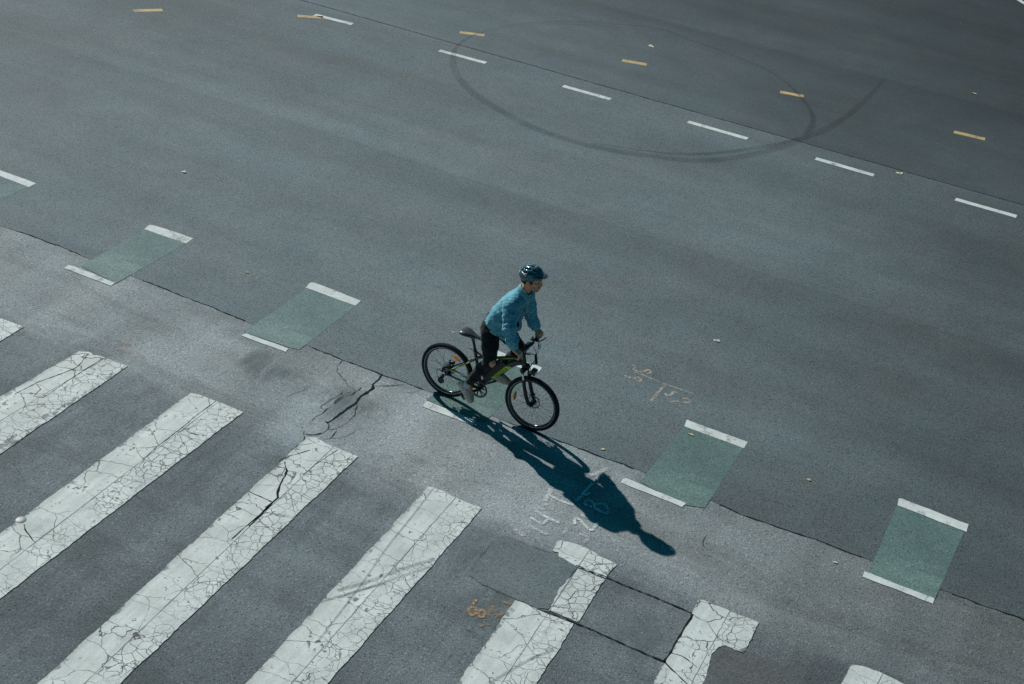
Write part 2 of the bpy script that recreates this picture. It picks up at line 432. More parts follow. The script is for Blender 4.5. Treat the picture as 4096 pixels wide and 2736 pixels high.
def spline2(pts, k=6):
    P = [np.array(p, float) for p in pts]; Q = []
    for i in range(len(P) - 1):
        p0 = P[max(i - 1, 0)]; p1 = P[i]; p2 = P[i + 1]; p3 = P[min(i + 2, len(P) - 1)]
        for j in range(k):
            t = j / k
            Q.append(.5 * ((2 * p1) + (-p0 + p2) * t + (2 * p0 - 5 * p1 + 4 * p2 - p3) * t * t + (-p0 + 3 * p1 - 3 * p2 + p3) * t ** 3))
    Q.append(P[-1]); return Q
class Ribbons:
    """flat strips on the street: cracks, skid marks, sprayed strokes"""
    def __init__(s): s.v = []; s.f = []; s.uv = []
    def strip(s, pts, width, z, taper=0.0, jitter=0.0, wvar=0.0):
        P = [np.array(p, float) for p in pts]
        if jitter or wvar:
            Q = []
            for a, b in zip(P[:-1], P[1:]):
                k = max(1, int(np.linalg.norm(b - a) / .045))
                Q += [a + (b - a) * j / k for j in range(k)]
            Q.append(P[-1]); P = Q
            off = 0
            for i in range(1, len(P) - 1):
                off = off * .6 + random.gauss(0, jitter); P[i] = P[i] + np.array([off * .7, off])
        n = len(P); L = 0; base = len(s.v)
        for i in range(n):
            t = P[min(i + 1, n - 1)] - P[max(i - 1, 0)]; t /= np.linalg.norm(t) + 1e-9
            nn = np.array([-t[1], t[0]])
            w_ = width * (1 + wvar * random.uniform(-1, 1)) / 2
            if taper:
                e = min(i, n - 1 - i) / max(1, n - 1) * 2; w_ *= min(1, (1 - taper) + taper * e * 2)
            for sd in (-1, 1):
                q = P[i] + nn * w_ * sd; s.v.append((q[0], q[1], z)); s.uv.append((i / max(1, n - 1), 0 if sd < 0 else 1))
        for i in range(n - 1): s.f.append((base + 2 * i, base + 2 * i + 2, base + 2 * i + 3, base + 2 * i + 1))
        return s
    def build(s, name, mat):
        me = bpy.data.meshes.new(name); me.from_pydata(s.v, [], s.f); ul = me.uv_layers.new(name='UVMap')
        for lp in me.loops: ul.data[lp.index].uv = s.uv[lp.vertex_index]
        bm = bmesh.new(); bm.from_mesh(me)
        for f in bm.faces:
            if f.normal.z < 0: f.normal_flip()
        bm.to_mesh(me); bm.free()
        return link(name, me, mat)

# ------------------------------------------------------------------ the street
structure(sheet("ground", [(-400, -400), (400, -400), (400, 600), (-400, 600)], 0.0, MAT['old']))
seam_px = [(0, 902), (160, 955), (314, 1016), (540, 1110), (760, 1195), (995, 1291), (1120, 1340), (1250, 1390), (1370, 1440), (1529, 1500), (1693, 1558), (1900, 1640), (2200, 1752), (2450, 1843), (2574, 1890), (2800, 1985), (3000, 2072), (3250, 2155), (3490, 2245), (3760, 2360), (4096, 2480)]
seam = [G(*p) for p in seam_px]
seam_j = jag(seam, .012, .06, closed=False)
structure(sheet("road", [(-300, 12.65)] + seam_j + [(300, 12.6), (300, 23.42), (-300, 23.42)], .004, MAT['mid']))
up = [(x, 23.42 + random.uniform(-.012, .012)) for x in np.arange(-40, 20, .25)]
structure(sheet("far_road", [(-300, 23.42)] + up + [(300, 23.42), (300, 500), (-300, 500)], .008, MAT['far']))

cr = Ribbons()
for a, b in zip(seam_j[:-1], seam_j[1:]):
    pass
sj = [p for p in seam_j]
def near_green(x): return any(x0 - .02 < x < x1 + .02 for x0, x1 in [(-15, -13.0), (-11.72, -10.75), (-9.02, -8.1), (-6.45, -5.4), (-3.7, -2.75), (-1.05, -.15)])
run = []
for p in sj + [(99, 0)]:
    if p[0] < 90 and not near_green(p[0]): run.append(p)
    else:
        if len(run) > 2: cr.strip(run, .011, .0052, wvar=.95, jitter=.003)
        run = []
cr.strip([(x, 23.42 + random.uniform(-.01, .01)) for x in np.arange(-30, 12, .3)], .008, .0092, wvar=.95)
Z = lambda pts: GZ(1100, 1340, .29813, pts)
main = Z([(1440, 525), (1400, 560), (1385, 600), (1320, 660), (1315, 710), (1230, 780), (1160, 825), (1110, 890), (1090, 920), (1010, 960), (900, 1040), (830, 1090), (770, 1145), (715, 1175), (680, 1165)])
cr.strip(main, .030, .0055, taper=.5, jitter=.004, wvar=.6)
cr.strip(Z([(1240, 760), (1160, 820), (1110, 890), (1080, 925), (960, 995), (890, 1045), (790, 1130)]), 0.0275, .0056, taper=.8, jitter=.004, wvar=.4)
for pl, w_ in (([(910, 340), (860, 385), (830, 420), (822, 490), (860, 550), (960, 650), (1080, 755)], .012),
              ([(1160, 705), (1130, 740), (1080, 760), (1000, 770), (930, 805), (830, 880), (790, 930), (740, 975), (660, 1030), (600, 1065), (530, 1110), (500, 1150)], .016),
              ([(1080, 765), (1050, 800), (960, 820), (880, 870), (800, 925)], .022), ([(905, 720), (900, 790), (840, 820), (760, 860), (680, 910), (640, 960), (640, 1000)], .014),
              ([(900, 795), (870, 800)], .035), ([(1740, 660), (1640, 675), (1500, 685), (1340, 680)], .012), ([(1950, 740), (1900, 765), (1800, 770), (1700, 765)], .008),
              ([(1105, 955), (1080, 1010), (1060, 1070), (1000, 1140), (950, 1190), (890, 1220), (820, 1255), (720, 1280)], .016), ([(1100, 950), (1090, 1000), (1030, 990), (1000, 990)], .014),
              ([(1170, 1180), (1120, 1260), (1070, 1310), (980, 1355), (860, 1385), (740, 1390), (600, 1410)], .009), ([(825, 1290), (790, 1340), (740, 1390)], .011),
              ([(390, 1330), (430, 1345), (520, 1345), (640, 1315), (700, 1270), (715, 1215), (690, 1170)], .018), ([(390, 1290), (395, 1370), (380, 1430), (300, 1490), (210, 1543)], .013),
              ([(480, 1200), (500, 1150), (560, 1120), (640, 1115), (690, 1160)], .010), ([(1180, 740), (1235, 760)], .010), ([(860, 250), (880, 235), (910, 240)], .012), ([(150, 840), (250, 790), (380, 750), (460, 700)], .007)):
    cr.strip(Z(pl), w_ * .5, .0054, taper=.4, jitter=.009, wvar=.8)
Z8 = lambda pts: GZ(1350, 1796, .59957, pts)
cr.strip(Z8([(1590, 780), (1790, 855), (1900, 905), (2100, 985), (2335, 1085)]), 0.0121, .0083, wvar=.6, jitter=.003)
cr.strip(Z8([(2335, 1085), (2600, 1195), (2768, 1274)]), 0.0110, .0054, wvar=.6, jitter=.003)
cr.strip(Z8([(1330, 1070), (1420, 1095), (1580, 1160), (1800, 1260), (2000, 1345), (2190, 1425)]), 0.0143, .0083, wvar=.6, jitter=.003)
Zb = lambda pts: GZ(2300, 2136, .38330, pts)
cr.strip(Zb([(1225, 840), (1200, 890), (1140, 980), (1090, 1070), (1030, 1170), (1000, 1240), (950, 1310), (930, 1335)]), 0.0193, .0083, wvar=.5, jitter=.003)
cr.strip(Zb([(930, 1335), (980, 1390), (1060, 1470), (1160, 1565), (1240, 1640)]), 0.0121, .0083, wvar=.6, jitter=.003)
cr.strip(Zb([(1005, 1250), (1120, 1280), (1200, 1350), (1275, 1400)]), 0.0088, .0083, wvar=.6, jitter=.003, taper=.4)
cr.strip(Zb([(1385, 0), (1340, 60), (1335, 120), (1380, 170)]), 0.0050, .0054, wvar=.6, jitter=.003, taper=.6)
Z7 = lambda pts: GZ(0, 1796, .59957, pts)
cr.strip(Z7([(1900, 90), (1912, 150), (1880, 220), (1850, 300), (1850, 330), (1780, 400), (1660, 520)]), 0.0248, .0083, wvar=.5, jitter=.004, taper=.5)
cr.strip(Z7([(1660, 285), (1740, 320), (1810, 355)]), 0.0154, .0083, wvar=.5, jitter=.004)
cr.strip(Z7([(2070, 10), (1990, 35), (1930, 50), (1860, 80)]), 0.0110, .0083, wvar=.5, jitter=.004)
cr.strip(Z7([(160, 505), (180, 560), (240, 630)]), 0.0110, .0083, wvar=.5, jitter=.004, taper=.4)
cr.strip(Z7([(1545, 605), (1780, 400), (1850, 330)]), 0.0121, .0083, wvar=.6, jitter=.003)
cr.strip(Z7([(2020, 175), (2100, 110), (2180, 55), (2250, 10)]), 0.0077, .0083, wvar=.6, jitter=.003)
Z4 = lambda pts: GZ(0, 900, .59957, pts)
cr.strip(Z4([(590, 860), (545, 920), (500, 960), (400, 1000), (260, 1050), (100, 1130)]), 0.0110, .0083, wvar=.6, jitter=.004, taper=.3)
cr.strip(Z4([(245, 1065), (270, 1100), (230, 1145), (290, 1155), (400, 1080), (560, 970), (690, 890)]), 0.0077, .0083, wvar=.6, jitter=.004)
cr.strip(Z4([(1440, 1180), (1290, 1290), (1160, 1400), (1050, 1480), (950, 1568)]), 0.0099, .0083, wvar=.7, jitter=.003)
cr.strip(Z4([(1170, 1390), (1215, 1355), (1260, 1390), (1330, 1405)]), 0.0110, .0083, wvar=.7, jitter=.004)
structure(cr.build("road_crack", MAT['crack']))

# repaired square beside the crossing and the dark tar left around it
Z5 = lambda pts: GZ(1750, 2080, .25554, pts)
structure(sheet("road_patch", jag(Z5([(950, 255), (1100, 265), (1350, 370), (1620, 480), (1920, 570), (2180, 690), (2160, 770), (2000, 980), (1850, 1230), (1730, 1390), (1560, 1385), (1200, 1230), (700, 1020), (480, 870), (640, 620), (860, 340)]), .012, .05), .0056, MAT['patch']))
rb = Ribbons()
for pl, w_ in (([(940, 245), (1090, 250), (1300, 340), (1600, 465), (1900, 555)], .03), ([(920, 265), (780, 430), (620, 650), (470, 870)], .045), ([(560, 1000), (760, 1050), (960, 1150), (1200, 1240)], .04), ([(430, 890), (330, 885), (260, 920)], .015)):
    rb.strip(Z5(pl), w_, .0062, wvar=.5, jitter=.006)
MAT['rim'] = smear_material("tar_rim", (.060, .072, .072), .8)
structure(rb.build("patch_edge", MAT['rim']))
def smear(name, c4):
    P = [np.array(p) for p in c4]
    n = 10
    V = []; F = []; UV = []
    for i in range(n + 1):
        for j in range(n + 1):
            u, v = i / n, j / n
            q = (P[0] * (1 - u) + P[1] * u) * (1 - v) + (P[3] * (1 - u) + P[2] * u) * v
            V.append((q[0], q[1], .0048)); UV.append((u, v))
    for i in range(n):
        for j in range(n): F.append((i * (n + 1) + j, (i + 1) * (n + 1) + j, (i + 1) * (n + 1) + j + 1, i * (n + 1) + j + 1))
    return V, F, UV
sv, sf, suv = [], [], []
for k, c4 in enumerate(([G(1650, 2080), G(2050, 2040), G(2260, 2330), G(1800, 2640)],
                        [G(1150, 1600), G(1420, 1500), G(1560, 1640), G(1330, 1740)], 
                        [G(2350, 2480), G(2640, 2400), G(2760, 2560), G(2450, 2760)], [G(850, 1400), G(1110, 1380), G(1250, 1520), G(1000, 1560)])):
    V, F, UV = smear('', c4); b = len(sv); sv += [(x, y, z + k * .00003) for x, y, z in V]; suv += UV; sf += [tuple(i + b for i in f) for f in F]
me = bpy.data.meshes.new("tar_smear"); me.from_pydata(sv, [], sf); ul = me.uv_layers.new(name='UVMap')
for lp in me.loops: ul.data[lp.index].uv = suv[lp.vertex_index]
structure(link("road_stain", me, MAT['smear']))

# black pothole fill at the bottom corner that has eaten into the painted stripe
structure(sheet("asphalt_fill", jag(Zb([(1500, 1190), (1570, 1165), (1640, 1200), (1740, 1250), (1790, 1225), (1960, 1290), (2010, 1275), (2160, 1420), (2240, 1410), (2420, 1600), (2560, 1900), (1200, 1900), (1350, 1540), (1400, 1380), (1430, 1260)]), .02, .05), .0094, MAT['fill']))

# skid rings
Z2 = lambda pts: GZ(1350, 0, .59957, pts)
Z3 = lambda pts: GZ(2696, 0, .59957, pts)
ring = Z2([(1000, 205), (1150, 168), (1350, 150), (1600, 147), (1850, 162), (2150, 195)]) + Z3([(120, 275), (300, 335), (450, 395), (650, 485), (780, 580), (870, 680), (925, 780), (905, 870), (830, 937), (600, 1012), (350, 1062), (100, 1072)]) + Z2([(2100, 1043), (1850, 1008), (1600, 953), (1350, 870), (1150, 775), (1000, 690), (880, 600), (790, 490), (770, 400), (790, 320), (880, 250), (1000, 205)])
sk = Ribbons()
R_ = spline2(ring, 8)
n0 = 9 * 8
sk2 = Ribbons(); sk2.strip(R_[:n0 + 40], .13, .0100, taper=.9)
sk.strip(R_[n0 + 4:], .26, .0103, taper=.9)
r2 = spline2(Z3([(1395, 535), (1280, 650), (1150, 770), (1000, 862), (880, 918), (760, 945), (600, 978), (400, 1010), (200, 1028), (0, 1028)]) + Z2([(2150, 1020), (1900, 985), (1700, 955)]), 8)
sk.strip(r2, .15, .0106, taper=.8)
r3 = spline2(Z3([(1410, 528), (1300, 655), (1170, 778), (1010, 880), (860, 940)]), 8)
sk.strip(r3, .10, .0109, taper=.8)
r4 = spline2(Z2([(1000, 215), (1150, 180), (1350, 163), (1600, 165), (1850, 180), (2150, 215)]), 8)
sk2.strip(r4, .08, .0112, taper=.9)
structure(sk.build("skid_mark", MAT['skid'])); structure(sk2.build("skid_mark", MAT['skid_faint']))

# ------------------------------------------------------------------ painted markings, each a thing of its own
STR = "white ladder stripes of the crosswalk"
def ext(a, b, L):
    a = np.array(a); b = np.array(b); dd = (b - a) / np.linalg.norm(b - a); return tuple(a + dd * L)
def stripe(tl, tr, lpt, rpt, label, L=6.0, top=None):
    tl, tr, lpt, rpt = G(*tl), G(*tr), G(*lpt), G(*rpt)
    bl, br = ext(tl, lpt, L), ext(tr, rpt, L)
    tops = [G(*p) for p in top] if top else []
    poly = jag([bl, tl] + tops + [tr, br], .009, .05)
    o = sheet("crosswalk_stripe", poly, .0075, MAT['stripe'], thick=.0065, uvbox=(tl, tr, bl), origin=tl)
    return tag(o, label, "crosswalk stripe", STR)
f4 = lambda x, y: (x * .59957, 900 + y * .59957)
f7 = lambda x, y: (x * .59957, 1796 + y * .59957)
f8 = lambda x, y: (1350 + x * .59957, 1796 + y * .59957)
fb = lambda x, y: (2300 + x * .3833, 2136 + y * .3833)
stripe((-200, 1180), (96, 1310), (-900, 1650), (0, 1366), "cracked white crosswalk stripe of which only a chipped corner shows at the frame edge", top=[(0, 1272)])
stripe(f4(528, 845), f4(852, 945), (0, 1590), (0, 1817), "white crosswalk stripe with a long winding crack, beside the stripe with the metal stud", top=[f4(590, 850), f4(690, 885)])
stripe(f4(1270, 1124), f4(1622, 1250), (0, 2138), (0, 2396), "white crosswalk stripe with a small round metal stud on its edge", top=[f4(1330, 1135), f4(1440, 1178)])
stripe((1229, 1752), f8(138, 52), (462, 2453), (480, 2736), "white crosswalk stripe split by a wide jagged crack, starting below the broken tarmac", top=[(1262, 1752), (1300, 1775)])
o4 = stripe(f8(607, 250), f8(965, 398), (983, 2736), (1310, 2736), "white crosswalk stripe with grey tyre streaks crossing it, left of the square tarmac repair", top=[f8(700, 280), f8(790, 328)])
# the stripe bitten by the repair: two pieces of one marking
bm_poly1 = GZ(1350, 1796, .59957, [(1470, 612), (1560, 628), (1665, 668), (1760, 722), (1860, 772), (1790, 862), (1605, 790), (1480, 722), (1475, 690), (1435, 685)])
bm_poly2 = GZ(1350, 1796, .59957, [(1600, 800), (1785, 872), (1605, 1158), (1410, 1080), (1480, 930), (1530, 880)])
bm_poly3 = GZ(1350, 1796, .59957, [(1185, 1010), (1260, 1035), (1330, 1070), (1420, 1108), (1578, 1170), (1310, 1600), (1040, 2050), (480, 2050), (780, 1600), (1050, 1210)])
def multi(polys, uvb, label):
    org = polys[0][0]; objs = []
    b2 = bmesh.new(); ul = b2.loops.layers.uv.new('UVMap')
    for pl in polys:
        tmp = sheet("tmp", jag(pl, .012, .045), .0075, None, thick=.0065, uvbox=uvb, origin=org)
        b2.from_mesh(tmp.data); mm = tmp.data; bpy.data.objects.remove(tmp); bpy.data.meshes.remove(mm)
    me = bpy.data.meshes.new("crosswalk_stripe"); b2.to_mesh(me); b2.free()
    o = link("crosswalk_stripe", me, MAT['stripe']); o.location = (org[0], org[1], 0)
    return tag(o, label, "crosswalk stripe", STR)
multi([bm_poly1, bm_poly2, bm_poly3], (G(*f8(1470, 612)), G(*f8(1860, 772)), G(*f8(780, 1600))), "white crosswalk stripe broken into pieces by the square tarmac repair")
multi([GZ(2300, 2136, .3833, [(1285, 690), (1340, 692), (1600, 800), (1800, 880), (1925, 930), (1750, 1250), (1640, 1205), (1570, 1170), (1500, 1190), (1430, 1260), (1400, 1380), (1350, 1540), (1180, 1900), (600, 1900), (830, 1540), (930, 1365), (960, 1310), (1010, 1240), (1100, 1060), (1215, 840)])],
      (G(*fb(1285, 690)), G(*fb(1925, 930)), G(*fb(600, 1900))), "white crosswalk stripe whose lower end is eaten away by a black tarmac fill")
stripe((3405, 2660), (3640, 2752), (3330, 2800), (3560, 2890), "short visible tip of the crosswalk stripe with fine square cracking beside the black tarmac fill", top=[(3450, 2665), (3540, 2700)], L=3)
# rubber dragged over the paint
sp = Ribbons()
for pl, w_ in (([(0, 950), (200, 890), (420, 810), (650, 738)], .07), ([(0, 1000), (250, 915), (420, 855), (620, 790)], .05), ([(-120, 1030), (100, 960), (330, 900)], .04), ([(1010, 1568), (1160, 1480), (1300, 1400), (1440, 1345)], .05)):
    sp.strip(spline2(Z8(pl), 5), w_, .0089)
for pl, w_ in (([(620, 30), (480, 215), (300, 440), (120, 700), (-150, 1050)], .035),): sp.strip(spline2(Z8([(x + 20, y + 235) for x, y in pl]), 5), w_, .0089)
structure(sp.build("skid_mark", MAT['skid_paint']))

# bike crossing: green blocks with a white bar at either end
BL = "green bicycle crossing blocks with white bars"
def block(gl, top, bot, label, paint='green'):
    root = bpy.data.objects.new("bike_crossing_block", None); COL.objects.link(root)
    c = np.mean([G(*p) for p in gl], axis=0); root.location = (c[0], c[1], 0); root.empty_display_size = .2
    tag(root, label, "bike crossing marking", BL)
    sheet("green_panel", jag([G(*p) for p in gl], .004, .06), .0056, MAT[paint], parent=root, origin=tuple(c))
    for pl in (top, bot):
        sheet("white_bar", jag([G(*p) for p in pl], .006, .05), .0066, MAT['white'], thick=.0062, parent=root, origin=tuple(c))
    return root
q5 = lambda *p: [(2300 + x * .5995, 900 + y * .5995) for x, y in p]
q6 = lambda *p: [(3200 + x * .38258, 1900 + y * .38258) for x, y in p]
f4s = lambda *p: [f4(*q) for q in p]
block([(-330, 780), (20, 735), (115, 748), (0, 800), (-250, 960)], [(-120, 628), (0, 682), (146, 735), (115, 750), (0, 705), (-140, 650)], [(-420, 930), (-260, 985), (-280, 1005), (-440, 950)], "green block cut off by the frame edge, only its corner in view", "green_worn")
block(f4s((978, 25), (1240, 128), (770, 392), (540, 275)), f4s((995, 0), (1050, 10), (1290, 92), (1240, 125), (962, 30)), f4s((460, 268), (500, 280), (768, 388), (742, 408), (425, 290)), "pale green block with scuffed white bars, the second one behind the bicycle", "green_worn")
block(f4s((2045, 428), (2370, 545), (1995, 835), (1920, 815), (1625, 715)), [(1242, 1131), (1258, 1132), (1444, 1204), (1420, 1224), (1222, 1152)], f4s((1640, 722), (1925, 828), (1905, 850), (1610, 740)), "pale green block with clean white bars just behind the bicycle", "green_worn")
block([(1940, 1418), (2150, 1488), (1965, 1663), (1932, 1690), (1902, 1682), (1705, 1600)], [(1952, 1396), (1972, 1398), (2168, 1472), (2148, 1496), (1930, 1420)], [(1706, 1608), (1712, 1606), (1905, 1684), (1890, 1702), (1688, 1627)], "green block directly under the bicycle, half in the rider's shadow")
block(q5((725, 1345), (1125, 1490)) + [(2819, 2033), (2735, 2020), (2560, 1930)], q5((745, 1302), (1150, 1450), (1128, 1492), (728, 1345)), [(2492, 1918), (2505, 1915), (2742, 2014), (2728, 2029), (2484, 1932)], "green block with a pale leaf lying near its upper white bar")
block(q6((1010, 325), (1715, 600), (1415, 1290), (1390, 1290), (715, 1030)), q6((1030, 247), (1060, 250), (1762, 520), (1740, 600), (1015, 320)), q6((672, 1013), (690, 1018), (1405, 1295), (1388, 1350), (655, 1068)), "dark green block nearest the lower corner, its upper white bar smudged by tyres")

DS = "white lane dashes"; YS = "short yellow guide dashes"
def dash(p0, p1, wd, mat, name, label, cat, group):
    a = np.array(G(*p0)); b = np.array(G(*p1)); t = (b - a) / np.linalg.norm(b - a); n_ = np.array([-t[1], t[0]]) * wd / 2
    c = (a + b) / 2
    o = sheet(name, jag([tuple(a + n_), tuple(b + n_), tuple(b - n_), tuple(a - n_)], .004, .06), .0095 if c[1] > 23.42 else .0068, mat, thick=.0022, origin=tuple(c))
    return tag(o, label, cat, group)
for p0, p1, lb in (((1259, 60), (1410, 98), "white lane dash touching the end of a yellow dash"),
                   ((1757, 203), (1944, 253), "white lane dash crossed by the edge of the skid ring"),
                   ((2252, 345), (2442, 398), "white lane dash lying wholly inside the skid ring, left of the other one inside it"),
                   ((2752, 488), (2990, 556), "white lane dash inside the skid ring where the two skid tracks cross"),
                   ((3262, 635), (3495, 702), "white lane dash just outside the skid ring, second from the frame edge"),
                   ((3822, 798), (4066, 867), "worn white lane dash nearest the frame edge, last of its row"),
                   ((4045, -20), (4110, 24), "white line end just showing in the far corner"),):
    dash(p0, p1, .125, MAT['white'], "lane_dash", lb, "lane dash", DS)
for p0, p1, lb in (((534, 44), (650, 41), "yellow dash alone near the top of the road, leftmost of its arc"),
                   ((1190, 65), (1292, 71), "yellow dash meeting the tip of a white lane dash"),
                   ((1838, 130), (1938, 143), "yellow dash crossed by the far side of the skid ring"),
                   ((2488, 243), (2586, 260), "yellow dash lying in the middle of the skid ring"),
                   ((3120, 369), (3214, 387), "yellow dash at the right rim of the skid ring"),
                   ((3815, 529), (3940, 558), "yellow dash beyond the skid ring, nearest the frame edge")):
    dash(p0, p1, .14, MAT['yellow'], "yellow_dash", lb, "guide dash", YS)

# sprayed survey writing
ZT = lambda pts: GZ(2000, 1800, .29813, pts)
ch = Ribbons()
for i, (pl, w_) in enumerate((([(690, 530), (600, 690)], .075), ([(660, 610), (820, 690), (985, 742)], .055), ([(600, 728), (642, 750)], .055), ([(555, 790), (600, 806)], .05),
              ([(475, 820), (640, 915), (800, 985)], .06), ([(410, 910), (490, 960), (565, 1000)], .05), ([(565, 1000), (610, 965), (650, 930)], .05),
              ([(1005, 1005), (1000, 940), (1040, 925), (1110, 985), (1200, 1080)], .055), ([(1195, 1080), (1250, 1078)], .055), ([(1235, 1080), (1275, 1030), (1310, 980)], .05), ([(1090, 878), (1140, 900)], .055),
              ([(1455, 868), (1380, 845), (1250, 780), (1130, 735)], .055), ([(1130, 735), (1160, 690), (1220, 690), (1262, 735), (1255, 782)], .045), ([(1262, 745), (1320, 728), (1395, 735), (1445, 790), (1440, 855)], .05),
              ([(1240, 455), (1150, 550), (1020, 690)], .05), ([(1020, 690), (1110, 625), (1210, 582)], .05))):
    ch.strip(spline2(ZT(pl), 5), w_, .0068 + i * .00012)
tag(ch.build("sprayed_writing", MAT['chalk']), "pale chalky survey letters and numbers partly under the rider's shadow", "road writing")
def spray(sets, mat, zf, z0, label, k=4):
    r_ = Ribbons()
    for i, (pl, w_) in enumerate(sets): r_.strip(spline2(zf(pl), k), w_, z0 + i * .00012)
    return tag(r_.build("sprayed_writing", mat), label, "road writing")
spray((([(380, 1020), (500, 1080), (640, 1140)], .07), ([(180, 1060), (330, 1160)], .09)), MAT['chalk_faint'], ZT, .0068, "almost worn-off chalk strokes between the survey letters and the square tarmac repair")
spray((([(1060, 1130), (1160, 1165), (1172, 1210), (1120, 1240)], .05), ([(870, 1050), (890, 1080), (830, 1130)], .05)), MAT['chalk_faint'], ZT, .0070, "faint curled chalk stroke just above the broken crosswalk stripe")
spray((([(1440, 250), (1410, 262), (1300, 320), (1200, 340)], .08), ([(1400, 262), (1345, 330), (1260, 420)], .05)), MAT['chalk_faint'], ZT, .0066, "faint chalk arrow head touching the rider's shadow near the front wheel's shadow")
def loop(cx, cy, r_, k=14, a0=0, a1=2 * PI): return [(cx + r_ * math.cos(a0 + (a1 - a0) * i / k), cy + r_ * math.sin(a0 + (a1 - a0) * i / k)) for i in range(k + 1)]
spray(((loop(545, 1432, 62), .048), (loop(690, 1470, 55), .045), ([(580, 1260), (622, 1272)], .055), ([(545, 1305), (585, 1320)], .05)), MAT['orange_spray'], Z5, .0070, "orange sprayed figure eight with two dots beside the square tarmac repair", 3)
spray((([(885, 1350), (840, 1430), (790, 1500)], .06), (loop(960, 1440, 60, 8, 0, 4), .06), ([(1010, 1280), (1150, 1330)], .05)), MAT['orange_faint'], Z5, .0080, "worn orange smudge between the orange figure eight and the broken crosswalk stripe", 3)
spray((([(950, 1190), (985, 1170), (1010, 1180)], .03), ([(985, 1170), (975, 1150)], .03)), MAT['orange_faint'], Z8, .0078, "small orange tick under the orange figure eight", 3)
ZQ = lambda pts: GZ(2300, 900, .5995, pts)
spray((([(375, 936), (402, 946), (390, 966), (430, 982), (458, 976), (462, 968)], .04), ([(458, 980), (488, 968), (508, 984), (480, 996)], .045), ([(400, 985), (450, 1002), (520, 1032)], .035), ([(520, 1032), (600, 1065)], .015), ([(330, 1007), (372, 1024)], .05), ([(390, 1032), (415, 1018), (440, 1035), (425, 1048)], .05), ([(402, 1040), (440, 1045)], .05),
       ([(604, 1062), (560, 1115), (505, 1178)], .05), ([(600, 1065), (700, 1098), (790, 1128)], .03), ([(600, 1125), (612, 1140), (640, 1136), (655, 1118), (685, 1122)], .045), ([(638, 1182), (690, 1178)], .05), ([(715, 1160), (755, 1165), (760, 1185), (720, 1185)], .06)), MAT['tan_spray'], ZQ, .0060, "tan sprayed survey scribble on the open tarmac ahead of the rider")
ZR = lambda pts: GZ(1840, 1260, .24235, pts)
spray((([(960, 200), (1040, 235), (1130, 280)], .05),), MAT['tan_faint'], ZR, .0061, "thin tan spray trace seen between the rider's arms")
spray((([(1420, 360), (1520, 410), (1640, 455)], .05),), MAT['tan_faint'], ZR, .0061, "thin tan spray trace just past the handlebar")
ZL = lambda pts: GZ(0, 0, .59957, pts)
spray((([(950, 1240), (1010, 1268)], .07), ([(1060, 1240), (1100, 1225)], .04), ([(1120, 1285), (1190, 1320)], .05), ([(1180, 1240), (1130, 1275)], .05)), MAT['tan_faint'], ZL, .0061, "worn tan spray traces beside a white paper scrap")
spray((([(195, 545), (235, 548)], .06),), MAT['tan_faint'], ZL, .0061, "single short pinkish spray fleck far back on the road")
ZP = lambda pts: GZ(0, 900, .59957, pts)
spray((([(780, 800), (830, 795), (880, 800)], .09), ([(790, 830), (830, 850)], .09), ([(830, 835), (900, 850), (960, 885)], .09)), MAT['pink_spray'], ZP, .0061, "faint pink sprayed smudge between two stripe ends and the pale green blocks")

# small litter
MAT['paper'] = simple("litter_paper", (.62, .60, .52), .9, var=.2, scale=60)
MAT['leaf'] = simple("dry_leaf", (.52, .44, .28), .9, var=.3, scale=50)
MAT['metal_stud'] = simple("stud_metal", (.26, .27, .27), .6, metal=.4)
def scrap(px, size, mat, name, label, cat, seed):
    rr = random.Random(seed); x, y = G(*px); m = MB()
    for k in range(3):
        a0 = rr.uniform(0, 6.3); pts = []
        for i in range(6):
            a = a0 + i * PI / 3; q = size * rr.uniform(.45, .75) * (1 if k == 0 else .6)
            pts.append((math.cos(a) * q + (k > 0) * size * .3 * math.cos(a0 + k), math.sin(a) * q * .6 + (k > 0) * size * .25 * math.sin(a0 + k), .006 + rr.uniform(0, .16) * size * (.5 + .5 * k)))
        top = pts; lo = [(p[0] * .97, p[1] * .97, p[2] - .003) for p in pts]
        m.add(top + lo, [list(range(6)), [11, 10, 9, 8, 7, 6]] + [[i, i + 6, (i + 1) % 6 + 6, (i + 1) % 6] for i in range(6)], smooth=False)
    o = m.build(name, mat); o.location = (x, y, .004)
    return tag(o, label, cat)
scrap((2866, 1365), .075, MAT['paper'], "paper_scrap", "crumpled white paper scrap alone on the open tarmac", "litter", 1)
scrap((2765, 1740), .055, MAT['leaf'], "dry_leaf", "pale dry leaf lying on a green block", "leaf", 2)
scrap((2411, 1800), .045, MAT['leaf'], "dry_leaf", "pale dry leaf on the tarmac just above the rider's shadow", "leaf", 3)
scrap((735, 690), .07, MAT['paper'], "paper_scrap", "white paper scrap beside worn tan spray traces", "litter", 4)
scrap((2603, 187), .10, MAT['paper'], "paper_scrap", "white paper scrap inside the skid ring", "litter", 5)
scrap((3597, 696), .10, MAT['paper'], "paper_scrap", "grey white paper scrap next to a lane dash outside the skid ring", "litter", 6)
scrap((3340, 2251), .04, MAT['paper'], "paper_scrap", "tiny bright white scrap between the lowest stripes and the dark green block", "litter", 7)
scrap((3895, 375), .09, MAT['leaf'], "dry_leaf", "orange brown leaf far out on the dark lanes", "leaf", 8)
scrap((988, 1092), .045, MAT['leaf'], "dry_leaf", "tan leaf on the tarmac between two pale green blocks", "leaf", 9)
scrap((3234, 1922), .045, MAT['leaf'], "dry_leaf", "orange leaf on dark tarmac between two green blocks", "leaf", 10)
scrap((1812, 1331), .03, MAT['paper'], "paper_scrap", "tiny white scrap on the tarmac behind the saddle", "litter", 11)
